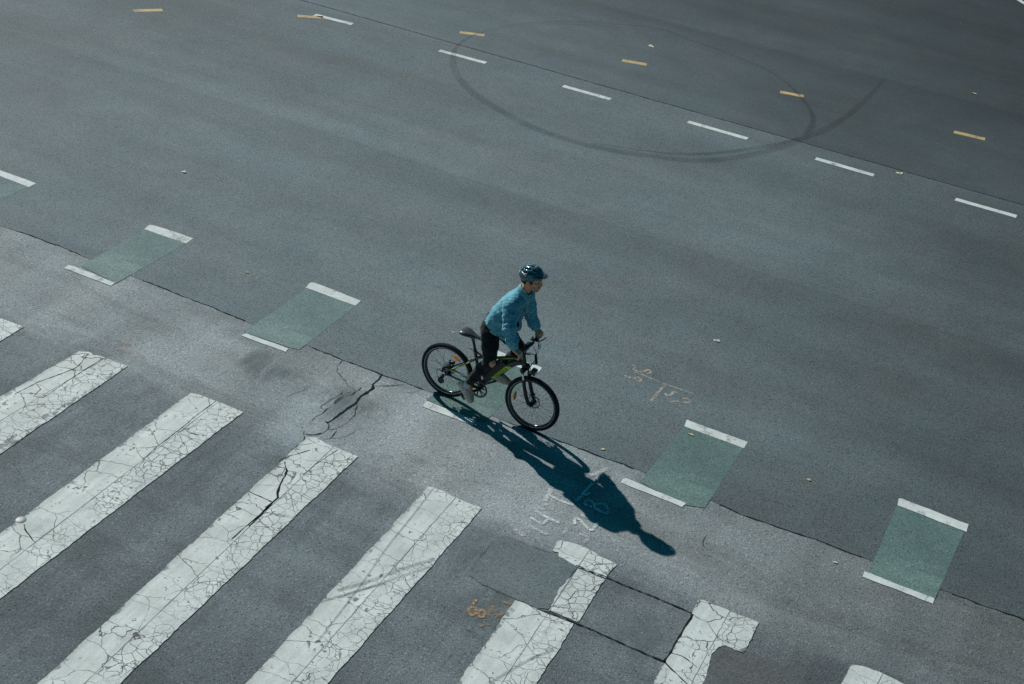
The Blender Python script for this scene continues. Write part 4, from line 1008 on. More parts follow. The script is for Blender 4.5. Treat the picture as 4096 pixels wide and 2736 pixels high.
# ------------------------------------------------------------------ rider
class Field:
    """a volume of signed distances that smooth shapes are blended into, skinned into one mesh"""
    CAP = .07
    def __init__(s, lo, hi, h):
        s.lo = np.array(lo, float); s.h = h
        s.n = np.ceil((np.array(hi) - s.lo) / h).astype(int) + 1
        s.F = np.full(s.n, s.CAP, np.float32)
    def _sub(s, lo, hi):
        a = np.maximum(0, np.floor((np.array(lo) - s.lo) / s.h).astype(int)); b = np.minimum(s.n, np.ceil((np.array(hi) - s.lo) / s.h).astype(int) + 1)
        sl_ = tuple(slice(int(i), int(max(i, j))) for i, j in zip(a, b))
        ax_ = [s.lo[i] + s.h * np.arange(sl_[i].start, sl_[i].stop) for i in range(3)]
        return sl_, np.meshgrid(*ax_, indexing='ij', sparse=True)
    def _put(s, sl_, D, k, op):
        A = s.F[sl_]
        if op == 'add':
            hh = np.clip(.5 + .5 * (A - D) / k, 0, 1); R = A * (1 - hh) + D * hh - k * hh * (1 - hh)
        elif op == 'cut':
            D = -D; hh = np.clip(.5 - .5 * (A - D) / k, 0, 1); R = A * (1 - hh) + D * hh + k * hh * (1 - hh)
        s.F[sl_] = R
    def cone(s, p0, r0, p1, r1, k=.02, op='add', sc=(1, 1, 1)):
        p0, p1 = np.array(p0, float), np.array(p1, float); m_ = max(r0, r1) * max(1, 1 / min(sc)) + s.CAP + k
        sl_, (X, Y, Z_) = s._sub(np.minimum(p0, p1) - m_, np.maximum(p0, p1) + m_)
        ab = p1 - p0; L2 = ab @ ab + 1e-12
        t = np.clip(((X - p0[0]) * ab[0] + (Y - p0[1]) * ab[1] + (Z_ - p0[2]) * ab[2]) / L2, 0, 1)
        D = np.sqrt(((X - p0[0] - t * ab[0]) * sc[0]) ** 2 + ((Y - p0[1] - t * ab[1]) * sc[1]) ** 2 + ((Z_ - p0[2] - t * ab[2]) * sc[2]) ** 2) - (r0 + t * (r1 - r0))
        s._put(sl_, D.astype(np.float32), k, op); return s
    def chain(s, pts, k=.02, op='add', sc=(1, 1, 1)):
        for (a, ra), (b, rb_) in zip(pts[:-1], pts[1:]): s.cone(a, ra, b, rb_, k, op, sc)
        return s
    def ell(s, c, r, k=.02, op='add', rot=None):
        c = np.array(c, float); r = np.array(r, float); m_ = max(r) + s.CAP + k
        sl_, (X, Y, Z_) = s._sub(c - m_, c + m_)
        X, Y, Z_ = np.broadcast_arrays(X - c[0], Y - c[1], Z_ - c[2])
        if rot is not None:
            ca, sa = math.cos(rot), math.sin(rot); X, Z_ = X * ca + Z_ * sa, -X * sa + Z_ * ca
        k0 = np.sqrt((X / r[0]) ** 2 + (Y / r[1]) ** 2 + (Z_ / r[2]) ** 2); k1 = np.sqrt((X / r[0] ** 2) ** 2 + (Y / r[1] ** 2) ** 2 + (Z_ / r[2] ** 2) ** 2) + 1e-9
        s._put(sl_, (k0 * (k0 - 1) / k1).astype(np.float32), k, op); return s
    def plane(s, p, n_, k=.006, lo=None, hi=None):
        """remove everything on the side the normal points to"""
        sl_, (X, Y, Z_) = s._sub(lo if lo is not None else s.lo, hi if hi is not None else s.lo + s.h * s.n)
        n_ = np.array(n_, float); n_ /= np.linalg.norm(n_)
        D = (X - p[0]) * n_[0] + (Y - p[1]) * n_[1] + (Z_ - p[2]) * n_[2]
        s._put(sl_, -D.astype(np.float32), k, 'cut'); return s
    def wrinkle(s, amp, f, lo=None, hi=None, seed=1, n=9, aniso=(1, 1, 1), c=None, rad=None):
        sl_, (X, Y, Z_) = s._sub(lo if lo is not None else s.lo, hi if hi is not None else s.lo + s.h * s.n)
        A = s.F[sl_]; m_ = np.abs(A) < .035
        if not m_.any(): return s
        X, Y, Z_ = (np.broadcast_to(q, A.shape)[m_] for q in (X, Y, Z_))
        rg = np.random.default_rng(seed); v = 0
        for _ in range(n):
            q = rg.normal(size=3) * np.array(aniso); q /= np.linalg.norm(q); ff = f * rg.uniform(.6, 1.7)
            u = ff * (q[0] * X + q[1] * Y + q[2] * Z_) + rg.uniform(0, 6.3) + 1.1 * np.sin(9 * X + 7 * Y + 8 * Z_ + rg.uniform(0, 6))
            v = v + np.abs(np.sin(u)) ** 1.0 * f / ff
        v = (v / n - .62) * 2 * amp
        if c is not None: v = v * np.clip(1.4 - np.sqrt((X - c[0]) ** 2 + (Y - c[1]) ** 2 + (Z_ - c[2]) ** 2) / rad, 0, 1)
        A = A.copy(); A[m_] += v; s.F[sl_] = A; return s
    def mesh(s):
        F = s.F; S = F < 0
        n = S.shape
        c = np.zeros((n[0] - 1, n[1] - 1, n[2] - 1), np.int8)
        for i in (0, 1):
            for j in (0, 1):
                for k in (0, 1): c += S[i:n[0] - 1 + i, j:n[1] - 1 + j, k:n[2] - 1 + k]
        act = (c > 0) & (c < 8); ids = np.full(c.shape, -1, np.int64); I = np.argwhere(act); ids[act] = np.arange(len(I))
        acc = np.zeros((len(I), 3)); cnt = np.zeros(len(I))
        cor = [(i, j, k) for i in (0, 1) for j in (0, 1) for k in (0, 1)]
        val = {q: F[I[:, 0] + q[0], I[:, 1] + q[1], I[:, 2] + q[2]] for q in cor}
        for q in cor:
            for a in range(3):
                if q[a] == 0:
                    r = list(q); r[a] = 1; r = tuple(r); v0, v1 = val[q], val[r]; m_ = (v0 < 0) != (v1 < 0)
                    t = np.where(m_, v0 / (v0 - v1 + 1e-20), 0); p = np.tile(np.array(q, float), (len(I), 1)); p[:, a] = t
                    acc[m_] += p[m_]; cnt[m_] += 1
        V = s.lo + (I + acc / cnt[:, None]) * s.h
        faces = []
        for a in range(3):
            b, d_ = (a + 1) % 3, (a + 2) % 3
            s0 = [slice(None)] * 3; s1 = [slice(None)] * 3; s0[a] = slice(0, n[a] - 1); s1[a] = slice(1, n[a])
            A0, A1 = S[tuple(s0)], S[tuple(s1)]; E = np.argwhere(A0 != A1)
            E = E[(E[:, b] > 0) & (E[:, d_] > 0) & (E[:, b] < n[b] - 1) & (E[:, d_] < n[d_] - 1)]
            flip = A0[tuple(E.T)]
            def cid(db, dd):
                q = E.copy(); q[:, b] += db; q[:, d_] += dd; return ids[tuple(q.T)]
            Q = np.stack([cid(-1, -1), cid(0, -1), cid(0, 0), cid(-1, 0)], 1)
            Q[~flip] = Q[~flip][:, ::-1]; faces.append(Q)
        return V, np.concatenate(faces)
    def build(s, name, mats, parent=None, smooth=2):
        V, Fq = s.mesh()
        me = bpy.data.meshes.new(name); me.from_pydata(V.tolist(), [], Fq.tolist())
        me.polygons.foreach_set('use_smooth', [True] * len(me.polygons)); me.update()
        o = link(name, me, mats, parent)
        if smooth:
            md = o.modifiers.new("relax", 'SMOOTH'); md.factor = .5; md.iterations = smooth
        return o
    def bvh(s):
        V, Fq = s.mesh(); return BVHTree.FromPolygons(V.tolist(), Fq.tolist())

def skin_material():
    t = NT("skin"); n = t.noise(22, 4, .6); b = t.noise(260, 2)
    z = t.n('SeparateXYZ', {'Vector': t.obj()})
    c = t.mix(t.map(n, .35, .65, 0, 1), (.90, .43, .27), (.80, .34, .205))
    # beard stubble on jaw and upper lip
    zz = z.outputs[2]; xx = z.outputs[0]
    jaw = t.math('MULTIPLY', t.map(zz, 1.86, 1.83, 0, 1, True), t.map(zz, 1.755, 1.775, 0, 1, True))
    jaw = t.math('MULTIPLY', jaw, t.map(xx, .925, .955, 0, 1, True))
    c = t.mix(t.math('MULTIPLY', jaw, t.map(b, .3, .7, .15, .45)), c, (.20, .085, .055))
    t.set(Base_Color=c, Roughness=.5, Specular_IOR_Level=.4, Subsurface_Weight=.08, Subsurface_Scale=.01); t.bump(b, .15, .001)
    return t.m
def denim_material(name, col, light, f=420):
    t = NT(name)
    n = t.noise(9, 5, .62); w_ = t.noise(130, 2, .7, stretch=(1, 1, .25)); b = t.noise(f, 2, .6)
    geo = t.n('NewGeometry').outputs['Pointiness']
    worn = t.map(geo, .495, .54, 0, 1)
    k = t.math('ADD', t.math('MULTIPLY', t.map(n, .35, .7, 0, 1), .35), t.math('ADD', t.math('MULTIPLY', worn, .55), t.math('MULTIPLY', t.map(w_, .3, .7, 0, 1), .25)))
    t.set(Base_Color=t.mix(t.math('MINIMUM', k, 1.0), col, light), Roughness=.85, Specular_IOR_Level=.2, Sheen_Weight=.12); t.bump(t.math('ADD', t.math('MULTIPLY', n, .8), t.math('MULTIPLY', b, .2)), .35, .006)
    return t.m
PM = dict(skin=skin_material(), denim=denim_material("blue_denim", (.030, .205, .305), (.26, .60, .68)), thread=simple("pale_seam_thread", (.24, .37, .40), .8),
          collar=denim_material("collar_denim", (.060, .270, .360), (.25, .54, .61)),
          jeans=denim_material("black_denim", (.0045, .0055, .0065), (.014, .017, .019)), tee=simple("dark_tee", (.012, .015, .018), .9), white=simple("white_cotton", (.60, .62, .60), .9),
          sock=simple("pale_sock", (.60, .70, .76), .9, scale=90, bump=.2), suede=simple("tan_suede", (.72, .51, .40), .92, scale=60, var=.14), suede_dark=simple("brown_suede", (.50, .37, .27), .92, scale=60),
          sole=simple("sneaker_sole", (.66, .58, .50), .7), swoosh=simple("shoe_white_trim", (.55, .54, .52), .7), lace=simple("shoe_lace", (.50, .53, .54), .8),
          hair=simple("dark_brown_hair", (.022, .014, .010), .6, scale=140, var=.5, bump=.5), helmet=simple("helmet_shell", (.030, .110, .145), .25, coat=.4, scale=9, var=.25), foam=simple("helmet_liner", (.006, .008, .009), .85),
          decal=simple("helmet_decal", (.55, .58, .57), .4), strap=simple("helmet_strap", (.012, .013, .014), .8), visor=simple("visor_plastic", (.05, .075, .088), .22, coat=.4), eye=simple("eyeball", (.20, .17, .15), .3), iris=simple("iris", (.02, .014, .01), .2), button=simple("jacket_button", (.42, .36, .26), .35, metal=.8))
person = tag(root_empty("person"), "rider in a blue denim jacket, torn black jeans and dark helmet standing on the pedals", "person")

# body: one continuous skin
B = Field((.12, -.46, .10), (1.16, .46, 2.09), .0062)
HX = .0
def mir(p): return (p[0], -p[1], p[2])
B.chain([((.56, 0, 1.17), .105), ((.65, 0, 1.35), .102), ((.75, 0, 1.50), .110), ((.81, 0, 1.61), .09)], .04, sc=(1, .78, 1)).chain([((.55, -.07, 1.15), .09), ((.55, .07, 1.15), .09)], .04)
B.chain([((.80, -.17, 1.61), .058), ((.83, 0, 1.66), .065), ((.80, .17, 1.61), .058)], .04)
B.chain([((.845, 0, 1.69), .058), ((.905, 0, 1.86), .055)], .03)
# arms (y negative = rider's right, towards the camera)
RSH, REL, RWR = (.80, -.19, 1.60), (.868, -.290, 1.385), (.950, -.278, 1.150)
LSH, LEL, LWR = (.815, .19, 1.585), (.848, .275, 1.290), (.945, .272, 1.140)
for a, b_, c_ in ((RSH, REL, RWR), (LSH, LEL, LWR)):
    B.chain([(a, .050), (b_, .040), (c_, .028)], .02)
# legs
RHIP, RKN, RAN = (.548, -.10, 1.13), (.597, -.130, .765), (.352, -.130, .372)
LHIP, LKN, LAN = (.548, .10, 1.14), (.845, .130, .905), (.600, .125, .478)
for hp, kn, an in ((RHIP, RKN, RAN), (LHIP, LKN, LAN)):
    kn_, an_ = np.array(kn), np.array(an); mid = kn_ + (an_ - kn_) * .3 + np.array((-.015, 0, -.01))
    B.chain([(hp, .088), (kn, .060), (tuple(mid), .052), (an, .034)], .03)
B.cone((.645, -.135, .765), .030, (.625, -.135, .742), .030, .03)
B.cone(RAN, .034, (.40, -.13, .245), .032, .02).cone(RAN, .034, (.285, -.13, .33), .030, .02)
B.cone(LAN, .034, (.70, .125, .42), .032, .02).cone(LAN, .034, (.545, .125, .425), .030, .02)
# hands: palm, four bent fingers, thumb
def hand(sd, wr, bx, bz, yc):
    wr = np.array(wr); kx, kz = bx + .034, bz + .034
    for j, y in enumerate((-.032, -.011, .011, .032)):
        yy = yc + y
        B.cone(tuple(wr + np.array((.012, y * .6, 0))), .021, (kx - .006, yy, kz), .0165, .014)
        l = (1.0, 1.08, 1.02, .86)[j if sd < 0 else j]
        B.chain([((kx - .004, yy, kz), .0128), ((bx + .038, yy, bz + .002), .0112), ((bx + .028, yy, bz - .024 * l), .0102), ((bx + .002, yy, bz - .028 * l), .0090)], .0055)
    ty = yc - sd * .048          # thumb leaves the inner side of the palm
    B.chain([(tuple(wr + np.array((.018, -sd * .026, -.006))), .017), ((bx - .006, ty + sd * .004, bz + .022), .0145), ((bx + .022, ty - sd * .010, bz + .002), .0115), ((bx + .026, ty - sd * .006, bz - .020), .0098)], .008)
hand(-1, (.952, -.278, 1.142), 1.000, 1.082, -.278)
hand(1, (.942, .272, 1.132), .976, 1.080, .272)
# head
hx, hz = .0, .0
B.ell((.925, 0, 1.940), (.104, .079, .100), .02)
B.cone((.972, 0, 1.930), .066, (.972, 0, 1.850), .053, .03, sc=(1, 1.02, 1))
B.cone((.930, -.044, 1.850), .030, (1.000, -.013, 1.792), .019, .028).cone((.930, .044, 1.850), .030, (1.000, .013, 1.792), .019, .028)
B.cone((.993, -.010, 1.793), .021, (.993, .010, 1.793), .021, .014)
B.cone((1.018, -.034, 1.925), .015, (1.030, -.008, 1.925), .015, .016).cone((1.018, .034, 1.925), .015, (1.030, .008, 1.925), .015, .016)
B.cone((1.028, 0, 1.918), .0095, (1.053, 0, 1.868), .0125, .010).cone((1.040, -.013, 1.866), .0085, (1.040, .013, 1.866), .0085, .008)
for sd in (-1, 1):
    B.ell((1.040, sd * .030, 1.906), (.016, .017, .0115), .012, 'cut')
    B.ell((1.000, sd * .052, 1.885), (.024, .020, .016), .025)
    B.ell((.922, sd * .082, 1.885), (.021, .011, .033), .008, rot=.18); B.ell((.926, sd * .095, 1.888), (.010, .008, .018), .008, 'cut')
    B.ell((1.010, sd * .034, 1.838), (.02, .016, .02), .02, 'cut') if False else None
B.cone((1.030, -.020, 1.838), .0075, (1.036, 0, 1.840), .0095, .008).cone((1.030, .020, 1.838), .0075, (1.036, 0, 1.840), .0095, .008)
B.cone((1.028, -.017, 1.825), .0085, (1.033, 0, 1.824), .0100, .008).cone((1.028, .017, 1.825), .0085, (1.033, 0, 1.824), .0100, .008)
B.cone((1.040, -.022, 1.8315), .0022, (1.046, 0, 1.832), .0024, .004, 'cut').cone((1.040, .022, 1.8315), .0022, (1.046, 0, 1.832), .0024, .004, 'cut')
body = B.build("body", PM['skin'], person, 1)
for sd in (-1, 1):
    m = MB(); m.ball((1.022, sd * .030, 1.905), (.0125, .0125, .010)); e = m.build("eye", [PM['eye']], person)
    m = MB(); m.ball((1.032, sd * .0315, 1.9045), (.004, .0058, .0058)); m.build("iris", [PM['iris']], e)
    m = MB(); m.tube([(1.012, sd * .050, 1.916), (1.030, sd * .036, 1.924), (1.041, sd * .014, 1.920)], [.0025, .0050, .0035], 8, smooth_path=4); m.build("eyebrow", [PM['hair']], person)
# hair under the helmet
Hf = Field((.78, -.12, 1.80), (1.04, .12, 2.05), .0055)
Hf.ell((.912, 0, 1.938), (.108, .086, .098), .01).cone((.842, -.03, 1.90), .034, (.842, .03, 1.90), .034, .02).cone((.842, -.028, 1.87), .022, (.842, .028, 1.87), .022, .02)
for sd in (-1, 1): Hf.cone((.968, sd * .072, 1.930), .013, (.962, sd * .073, 1.882), .007, .012).cone((.885, sd * .068, 1.92), .022, (.872, sd * .062, 1.872), .018, .015)
Hf.plane((1.0, 0, 1.93), (1, 0, -.15), .004); Hf.ell((.928, -.095, 1.885), (.026, .022, .036), .006, 'cut').ell((.928, .095, 1.885), (.026, .022, .036), .006, 'cut')
Hf.wrinkle(.006, 120, seed=5, aniso=(1, 1, .3))
Hf.build("hair", PM['hair'], person, 1)

# helmet
HC = np.array((.922, 0, 1.962)); tilt = .17
He = Field((.75, -.15, 1.84), (1.10, .15, 2.11), .0040)
He.ell(HC, (.136, .108, .118), .01, rot=tilt).cone((.832, -.02, 1.945), .052, (.832, .02, 1.945), .052, .03)
Hin = Field((.75, -.15, 1.84), (1.10, .15, 2.11), .007); Hin.ell(HC + np.array((0, 0, -.004)), (.108, .083, .092), .01, rot=tilt).cone((.838, 0, 1.94), .042, (.838, .001, 1.94), .042, .02)
He.plane((.93, 0, 1.918), (.30, 0, -.95), .006); He.ell((.925, -.11, 1.885), (.052, .06, .040), .012, 'cut').ell((.925, .11, 1.885), (.052, .06, .040), .012, 'cut')
Hin.plane((.93, 0, 1.925), (.30, 0, -.95), .006)
He.ell(HC + np.array((.0, 0, -.004)), (.116, .090, .098), .01, 'cut', rot=tilt)
def hp(az, el, lift=1.0):
    """point on the shell: az from the nose towards the rider's right, el above the rim"""
    v = np.array((math.cos(el) * math.cos(az) * .136, -math.cos(el) * math.sin(az) * .108, math.sin(el) * .118)) * lift
    ca, sa = math.cos(tilt), math.sin(tilt); return HC + np.array((v[0] * ca - v[2] * sa, v[1], v[0] * sa + v[2] * ca))
def slot(a0, e0, a1, e1, r0, r1):
    for sg in (-1, 1):
        P = [hp(sg * (a0 + (a1 - a0) * t), e0 + (e1 - e0) * t, .965) for t in (0, .33, .66, 1)]
        R_ = [(r0 + (r1 - r0) * t) * 1.02 for t in (0, .33, .66, 1)]
        He.chain(list(zip([tuple(p) for p in P], R_)), .004, 'cut')
def hq(th, ph, lift=.965):
    """fore-and-aft arc over the crown: th from the brow to the nape, ph sideways from the crown line"""
    v = np.array((math.cos(th) * .136, -math.sin(th) * math.sin(ph) * .108, math.sin(th) * math.cos(ph) * .118)) * lift
    ca, sa = math.cos(tilt), math.sin(tilt); return HC + np.array((v[0] * ca - v[2] * sa, v[1], v[0] * sa + v[2] * ca))
for ph, t0, t1, r0, r1 in ((.20, .52, .98, .009, .013), (.22, 1.28, 1.72, .012, .011), (.24, 2.05, 2.45, .010, .008), (.64, .60, 1.12, .011, .015), (.62, 1.42, 1.92, .014, .011), (.66, 2.16, 2.48, .010, .007), (1.04, .86, 1.40, .008, .014), (1.02, 1.72, 2.14, .013, .008)):
    for sg in (-1, 1):
        ts = np.linspace(t0, t1, 5); He.chain([(tuple(hq(t, sg * ph)), float(r)) for t, r in zip(ts, np.linspace(r0, r1, 5))], .0025, 'cut')
helm = He.build("helmet", PM['helmet'], person, 1)
hb = He.bvh()
Hin.build("liner", PM['foam'], helm, 1)
m = MB()
V = []; F = []; NA, NR = 18, 5
for i in range(NA + 1):
    a = -1.05 + 2.1 * i / NA
    base = hp(a, .10, 1.0); tipx = .052 * max(0, math.cos(a * 1.25)) ** .8
    for j in range(NR + 1):
        t = j / NR; V.append(base + np.array((tipx * t + .004, -math.copysign(abs(math.sin(a)), a) * .006 * t, -.004 * t - .010 * t * t + .012)))
n_ = len(V); V += [v + np.array((0, 0, -.005)) for v in V]
for i in range(NA):
    for j in range(NR):
        q = [i * (NR + 1) + j, (i + 1) * (NR + 1) + j, (i + 1) * (NR + 1) + j + 1, i * (NR + 1) + j + 1]; F.append(q); F.append([k + n_ for k in q[::-1]])
for i in range(NA): k = i * (NR + 1) + NR; F.append([k, k + NR + 1, k + NR + 1 + n_, k + n_])
m.add(V, F); m.build("visor", [PM['visor']], helm)
def onto(bvh_, pts, r_, m, lift=.001, k=6, seg=5):
    P = []
    Q = [np.array(p, float) for p in pts]
    for a, b in zip(Q[:-1], Q[1:]):
        for i in range(k): P.append(a + (b - a) * i / k)
    P.append(Q[-1]); out = []
    for p in P:
        loc, nn, _, _ = bvh_.find_nearest(Vector(p))
        if loc is not None: out.append(np.array(loc + nn * lift))
    R_ = r_ if not hasattr(r_, '__len__') else list(np.interp(np.linspace(0, 1, len(out)), np.linspace(0, 1, len(r_)), r_))
    if len(out) > 1: m.tube(out, R_, seg)
m = MB()
for sg in (-1, 1):
    onto(hb, [hp(sg * 2.35, .42), hp(sg * 1.75, .22)], [.006, .008, .005], m); onto(hb, [hp(sg * 2.75, .35), hp(sg * 2.60, .12)], [.004, .008, .005], m); onto(hb, [hp(sg * 1.42, .26), hp(sg * 1.25, .20)], [.003, .004, .002], m)
    onto(hb, [hp(sg * .92, -.02), hp(sg * .45, -.03)], [.004, .007, .004], m)
onto(hb, [hp(.12, 1.12), hp(.16, .86)], [.006, .010, .006], m)
m.build("decal", [PM['decal']], helm)
m = MB()
for sg in ():
    m.tube([(.975, sg * .084, 1.935), (.955, sg * .080, 1.865), (.955, sg * .060, 1.815), (.965, sg * .03, 1.785), (.970, 0, 1.778)], .0035, 6, smooth_path=4, flat=(1.6, .5)); m.tube([(.868, sg * .080, 1.915), (.905, sg * .084, 1.86), (.945, sg * .070, 1.840)], .0032, 6, smooth_path=4, flat=(1.6, .5))

# tee shirt
T = Field((.36, -.28, 1.08), (1.0, .28, 1.80), .009)
for y in (-.07, 0, .07): T.chain([((.59, y, 1.22), .112), ((.705, y, 1.43), .115), ((.80, y, 1.60), .085)], .04)
T.cone((.76, .0, 1.30), .07, (.815, .01, 1.275), .030, .05).cone((.81, .0, 1.60), .075, (.86, 0, 1.675), .062, .03)
T.plane((.895, 0, 1.685), (.45, 0, .9), .006).plane((.60, 0, 1.145), (.38, 0, -.92), .01).wrinkle(.006, 28, seed=8)
T.build("shirt", PM['tee'], person, 1)

# denim jacket
J = Field((.34, -.44, 1.02), (1.10, .44, 1.90), .0072)
for y in (-.095, 0, .095): J.chain([((.600, y, 1.235), .130), ((.682, y, 1.390), .136), ((.748, y, 1.505), .134), ((.797, y * .9, 1.600), .108)], .05)
J.chain([((.795, -.185, 1.605), .078), ((.835, 0, 1.665), .085), ((.80, .185, 1.60), .078)], .05)
J.cone((.835, 0, 1.66), .085, (.865, 0, 1.725), .074, .03)
J.cone((.70, -.11, 1.255), .105, (.745, -.125, 1.185), .085, .06).cone((.70, .11, 1.255), .10, (.735, .12, 1.195), .08, .06)
for a, b_, c_, k_ in ((RSH, REL, RWR, 1.0), (LSH, LEL, LWR, .93)):
    a, b_, c_ = np.array(a), np.array(b_), np.array(c_)
    J.chain([(tuple(a), .084 * k_), (tuple(a + (b_ - a) * .5), .079 * k_), (tuple(b_), .074 * k_), (tuple(b_ + (c_ - b_) * .55), .068 * k_), (tuple(b_ + (c_ - b_) * .93), .052)], .02)
# loose folds
J.wrinkle(.015, 26, lo=(.40, -.30, 1.05), hi=(.90, .30, 1.50), seed=3, aniso=(1.0, .5, 1.0))
J.wrinkle(.019, 40, lo=(.68, -.44, 1.05), hi=(1.05, -.15, 1.60), seed=11, aniso=(.6, .4, 1.2), c=(.86, -.28, 1.36), rad=.30)
J.wrinkle(.019, 40, lo=(.68, .15, 1.05), hi=(1.05, .44, 1.60), seed=12, aniso=(.6, .4, 1.2), c=(.86, .28, 1.30), rad=.30)
J.wrinkle(.006, 60, seed=21)
# open front, neck hole, hem, sleeve ends
J.cone((.90, 0, 1.72), .030, (.905, .0, 1.60), .022, .01, 'cut').cone((.905, 0, 1.60), .022, (.885, 0, 1.42), .052, .012, 'cut').cone((.885, 0, 1.42), .055, (.84, .0, 1.14), .095, .012, 'cut')
J.cone((.83, 0, 1.66), .052, (.90, 0, 1.80), .075, .01, 'cut')
J.plane((.62, 0, 1.180), (-.41, 0, -.91), .006, lo=(.34, -.30, 1.0), hi=(.93, .235, 1.40)) if False else None
J.plane((.60, 0, 1.238), (-.45, 0, -.89), .006, lo=(.34, -.215, 1.02), hi=(.80, .215, 1.32))
for y in (-.07, 0, .07): J.chain([((.56, y, 1.16), .110), ((.682, y, 1.390), .116), ((.748, y, 1.505), .110), ((.785, y * .8, 1.590), .082)], .03, 'cut')
for c_, b_ in ((RWR, REL), (LWR, LEL)):
    dv = np.array(c_) - np.array(b_); dv /= np.linalg.norm(dv); q = np.array(c_)
    J.plane(tuple(q - dv * .012), tuple(dv), .004, lo=q - .09, hi=q + .09)
jacket = J.build("jacket", [PM['denim']], person, 2)
jb = J.bvh()
m = MB()
def st(pts, r_=.0034): onto(jb, pts, r_ * .72, m, lift=.0006, k=7)
for sg in (-1, 1):
    st([(.66, sg * .19, 1.66), (.74, sg * .215, 1.70), (.83, sg * .22, 1.68), (.90, sg * .22, 1.60)], .0048); st([(.655, sg * .19, 1.645), (.735, sg * .23, 1.685), (.83, sg * .235, 1.665), (.895, sg * .235, 1.585)], .003)
    st([(.735, sg * .16, 1.74), (.72, sg * .21, 1.68)]); st([(.50, sg * .05, 1.56), (.60, sg * .13, 1.60), (.69, sg * .20, 1.63)], .0040); st([(.46, sg * .10, 1.40), (.50, sg * .06, 1.52)], .003)
    st([(.79, sg * .30, 1.58), (.80, sg * .37, 1.42), (.87, sg * .36, 1.26), (.91, sg * .33, 1.18)], .0042); st([(.70, sg * .22, 1.62), (.72, sg * .20, 1.52), (.76, sg * .19, 1.44)], .0035)
    st([(.94, sg * .045, 1.66), (.92, sg * .055, 1.52), (.88, sg * .07, 1.34), (.80, sg * .11, 1.17)], .0036); st([(.93, sg * .065, 1.64), (.91, sg * .08, 1.50), (.86, sg * .10, 1.33)], .0025)
    st([(.90, sg * .10, 1.55), (.90, sg * .17, 1.53)], .003); st([(.88, sg * .12, 1.38), (.82, sg * .18, 1.28), (.75, sg * .2, 1.18)], .0028)
    st([(.46, sg * .02, 1.30), (.50, sg * .16, 1.27), (.60, sg * .26, 1.21), (.72, sg * .25, 1.15)], .0038); st([(.44, sg * .02, 1.345), (.485, sg * .17, 1.315), (.59, sg * .27, 1.255), (.72, sg * .26, 1.195)], .0028)
m.build("seam_stitching", [PM['thread']], jacket)
m = MB()
for p in ((.925, -.05, 1.50), (.905, -.06, 1.42), (.88, -.07, 1.34), (.60, -.26, 1.23), (.50, -.17, 1.29)):
    loc, nn, _, _ = jb.find_nearest(Vector(p)); m.ball(tuple(loc), .008)
m.build("buttons", [PM['button']], jacket)
# hem band, cuffs, collar
for c_, b_ in ((RWR, REL), (LWR, LEL)):
    c_, b_ = np.array(c_), np.array(b_); dv = (c_ - b_) / np.linalg.norm(c_ - b_); m = MB()
    m.tube([c_ - dv * .066, c_ - dv * .060, c_ - dv * .030, c_ - dv * .008, c_ - dv * .004], [.050, .056, .0545, .0535, .047], 22); m.tube([c_ - dv * .058, c_ - dv * .0565], .0568, 22)
    m.build("cuff", [PM['collar']], jacket)
m = MB()
ctl = [  # rider's left half back to front: (upper fold, lower edge)
    ((.812, 0, 1.815), (.772, 0, 1.748)), ((.825, .045, 1.812), (.795, .060, 1.755)), ((.868, .074, 1.788), (.862, .099, 1.728)), ((.915, .068, 1.752), (.920, .100, 1.688)), ((.938, .048, 1.712), (.955, .085, 1.640)), ((.935, .028, 1.690), (.948, .045, 1.648))]
full = [((a[0], -a[1], a[2]), (b_[0], -b_[1], b_[2])) for a, b_ in ctl[::-1][:-1]] + ctl
up_ = spline2([c_[0] for c_ in full], 5); lo_ = spline2([c_[1] for c_ in full], 5)
V = []; F = []; K = 6
for a, b_ in zip(up_, lo_):
    for j in range(K + 1):
        t = j / K; p = a * (1 - t) + b_ * t; out = (p - np.array((.86, 0, p[2]))); out /= np.linalg.norm(out) + 1e-9
        V.append(p + out * .005 * math.sin(t * PI) + np.array((0, 0, .006 * math.sin(t * PI))))
for i in range(len(up_) - 1):
    for j in range(K): F.append([i * (K + 1) + j, (i + 1) * (K + 1) + j, (i + 1) * (K + 1) + j + 1, i * (K + 1) + j + 1])
inner = [np.array(a) - np.array((0, 0, 0)) for a in up_]
m.add(V, F)
V2 = []; F2 = []
for a in up_:    # inner stand of the collar going down the neck
    ctr = np.array((.868, 0, a[2])); q = ctr + (a - ctr) * .93 + np.array((0, 0, -.075)); V2 += [a, q]
for i in range(len(up_) - 1): F2.append([2 * i, 2 * i + 1, 2 * i + 3, 2 * i + 2])
m.add(V2, F2)
co = m.build("collar", [PM['collar']], jacket); md = co.modifiers.new("thick", 'SOLIDIFY'); md.thickness = .007
# pale shirt tail at the back of the waist
m = MB(); m.tube([(.492, .09, 1.285), (.486, 0, 1.292), (.498, -.08, 1.288), (.525, -.13, 1.268)], [.014, .018, .018, .010], 10, smooth_path=4, flat=(.6, 1.4)); m.build("shirt_tail", [PM['white']], person)

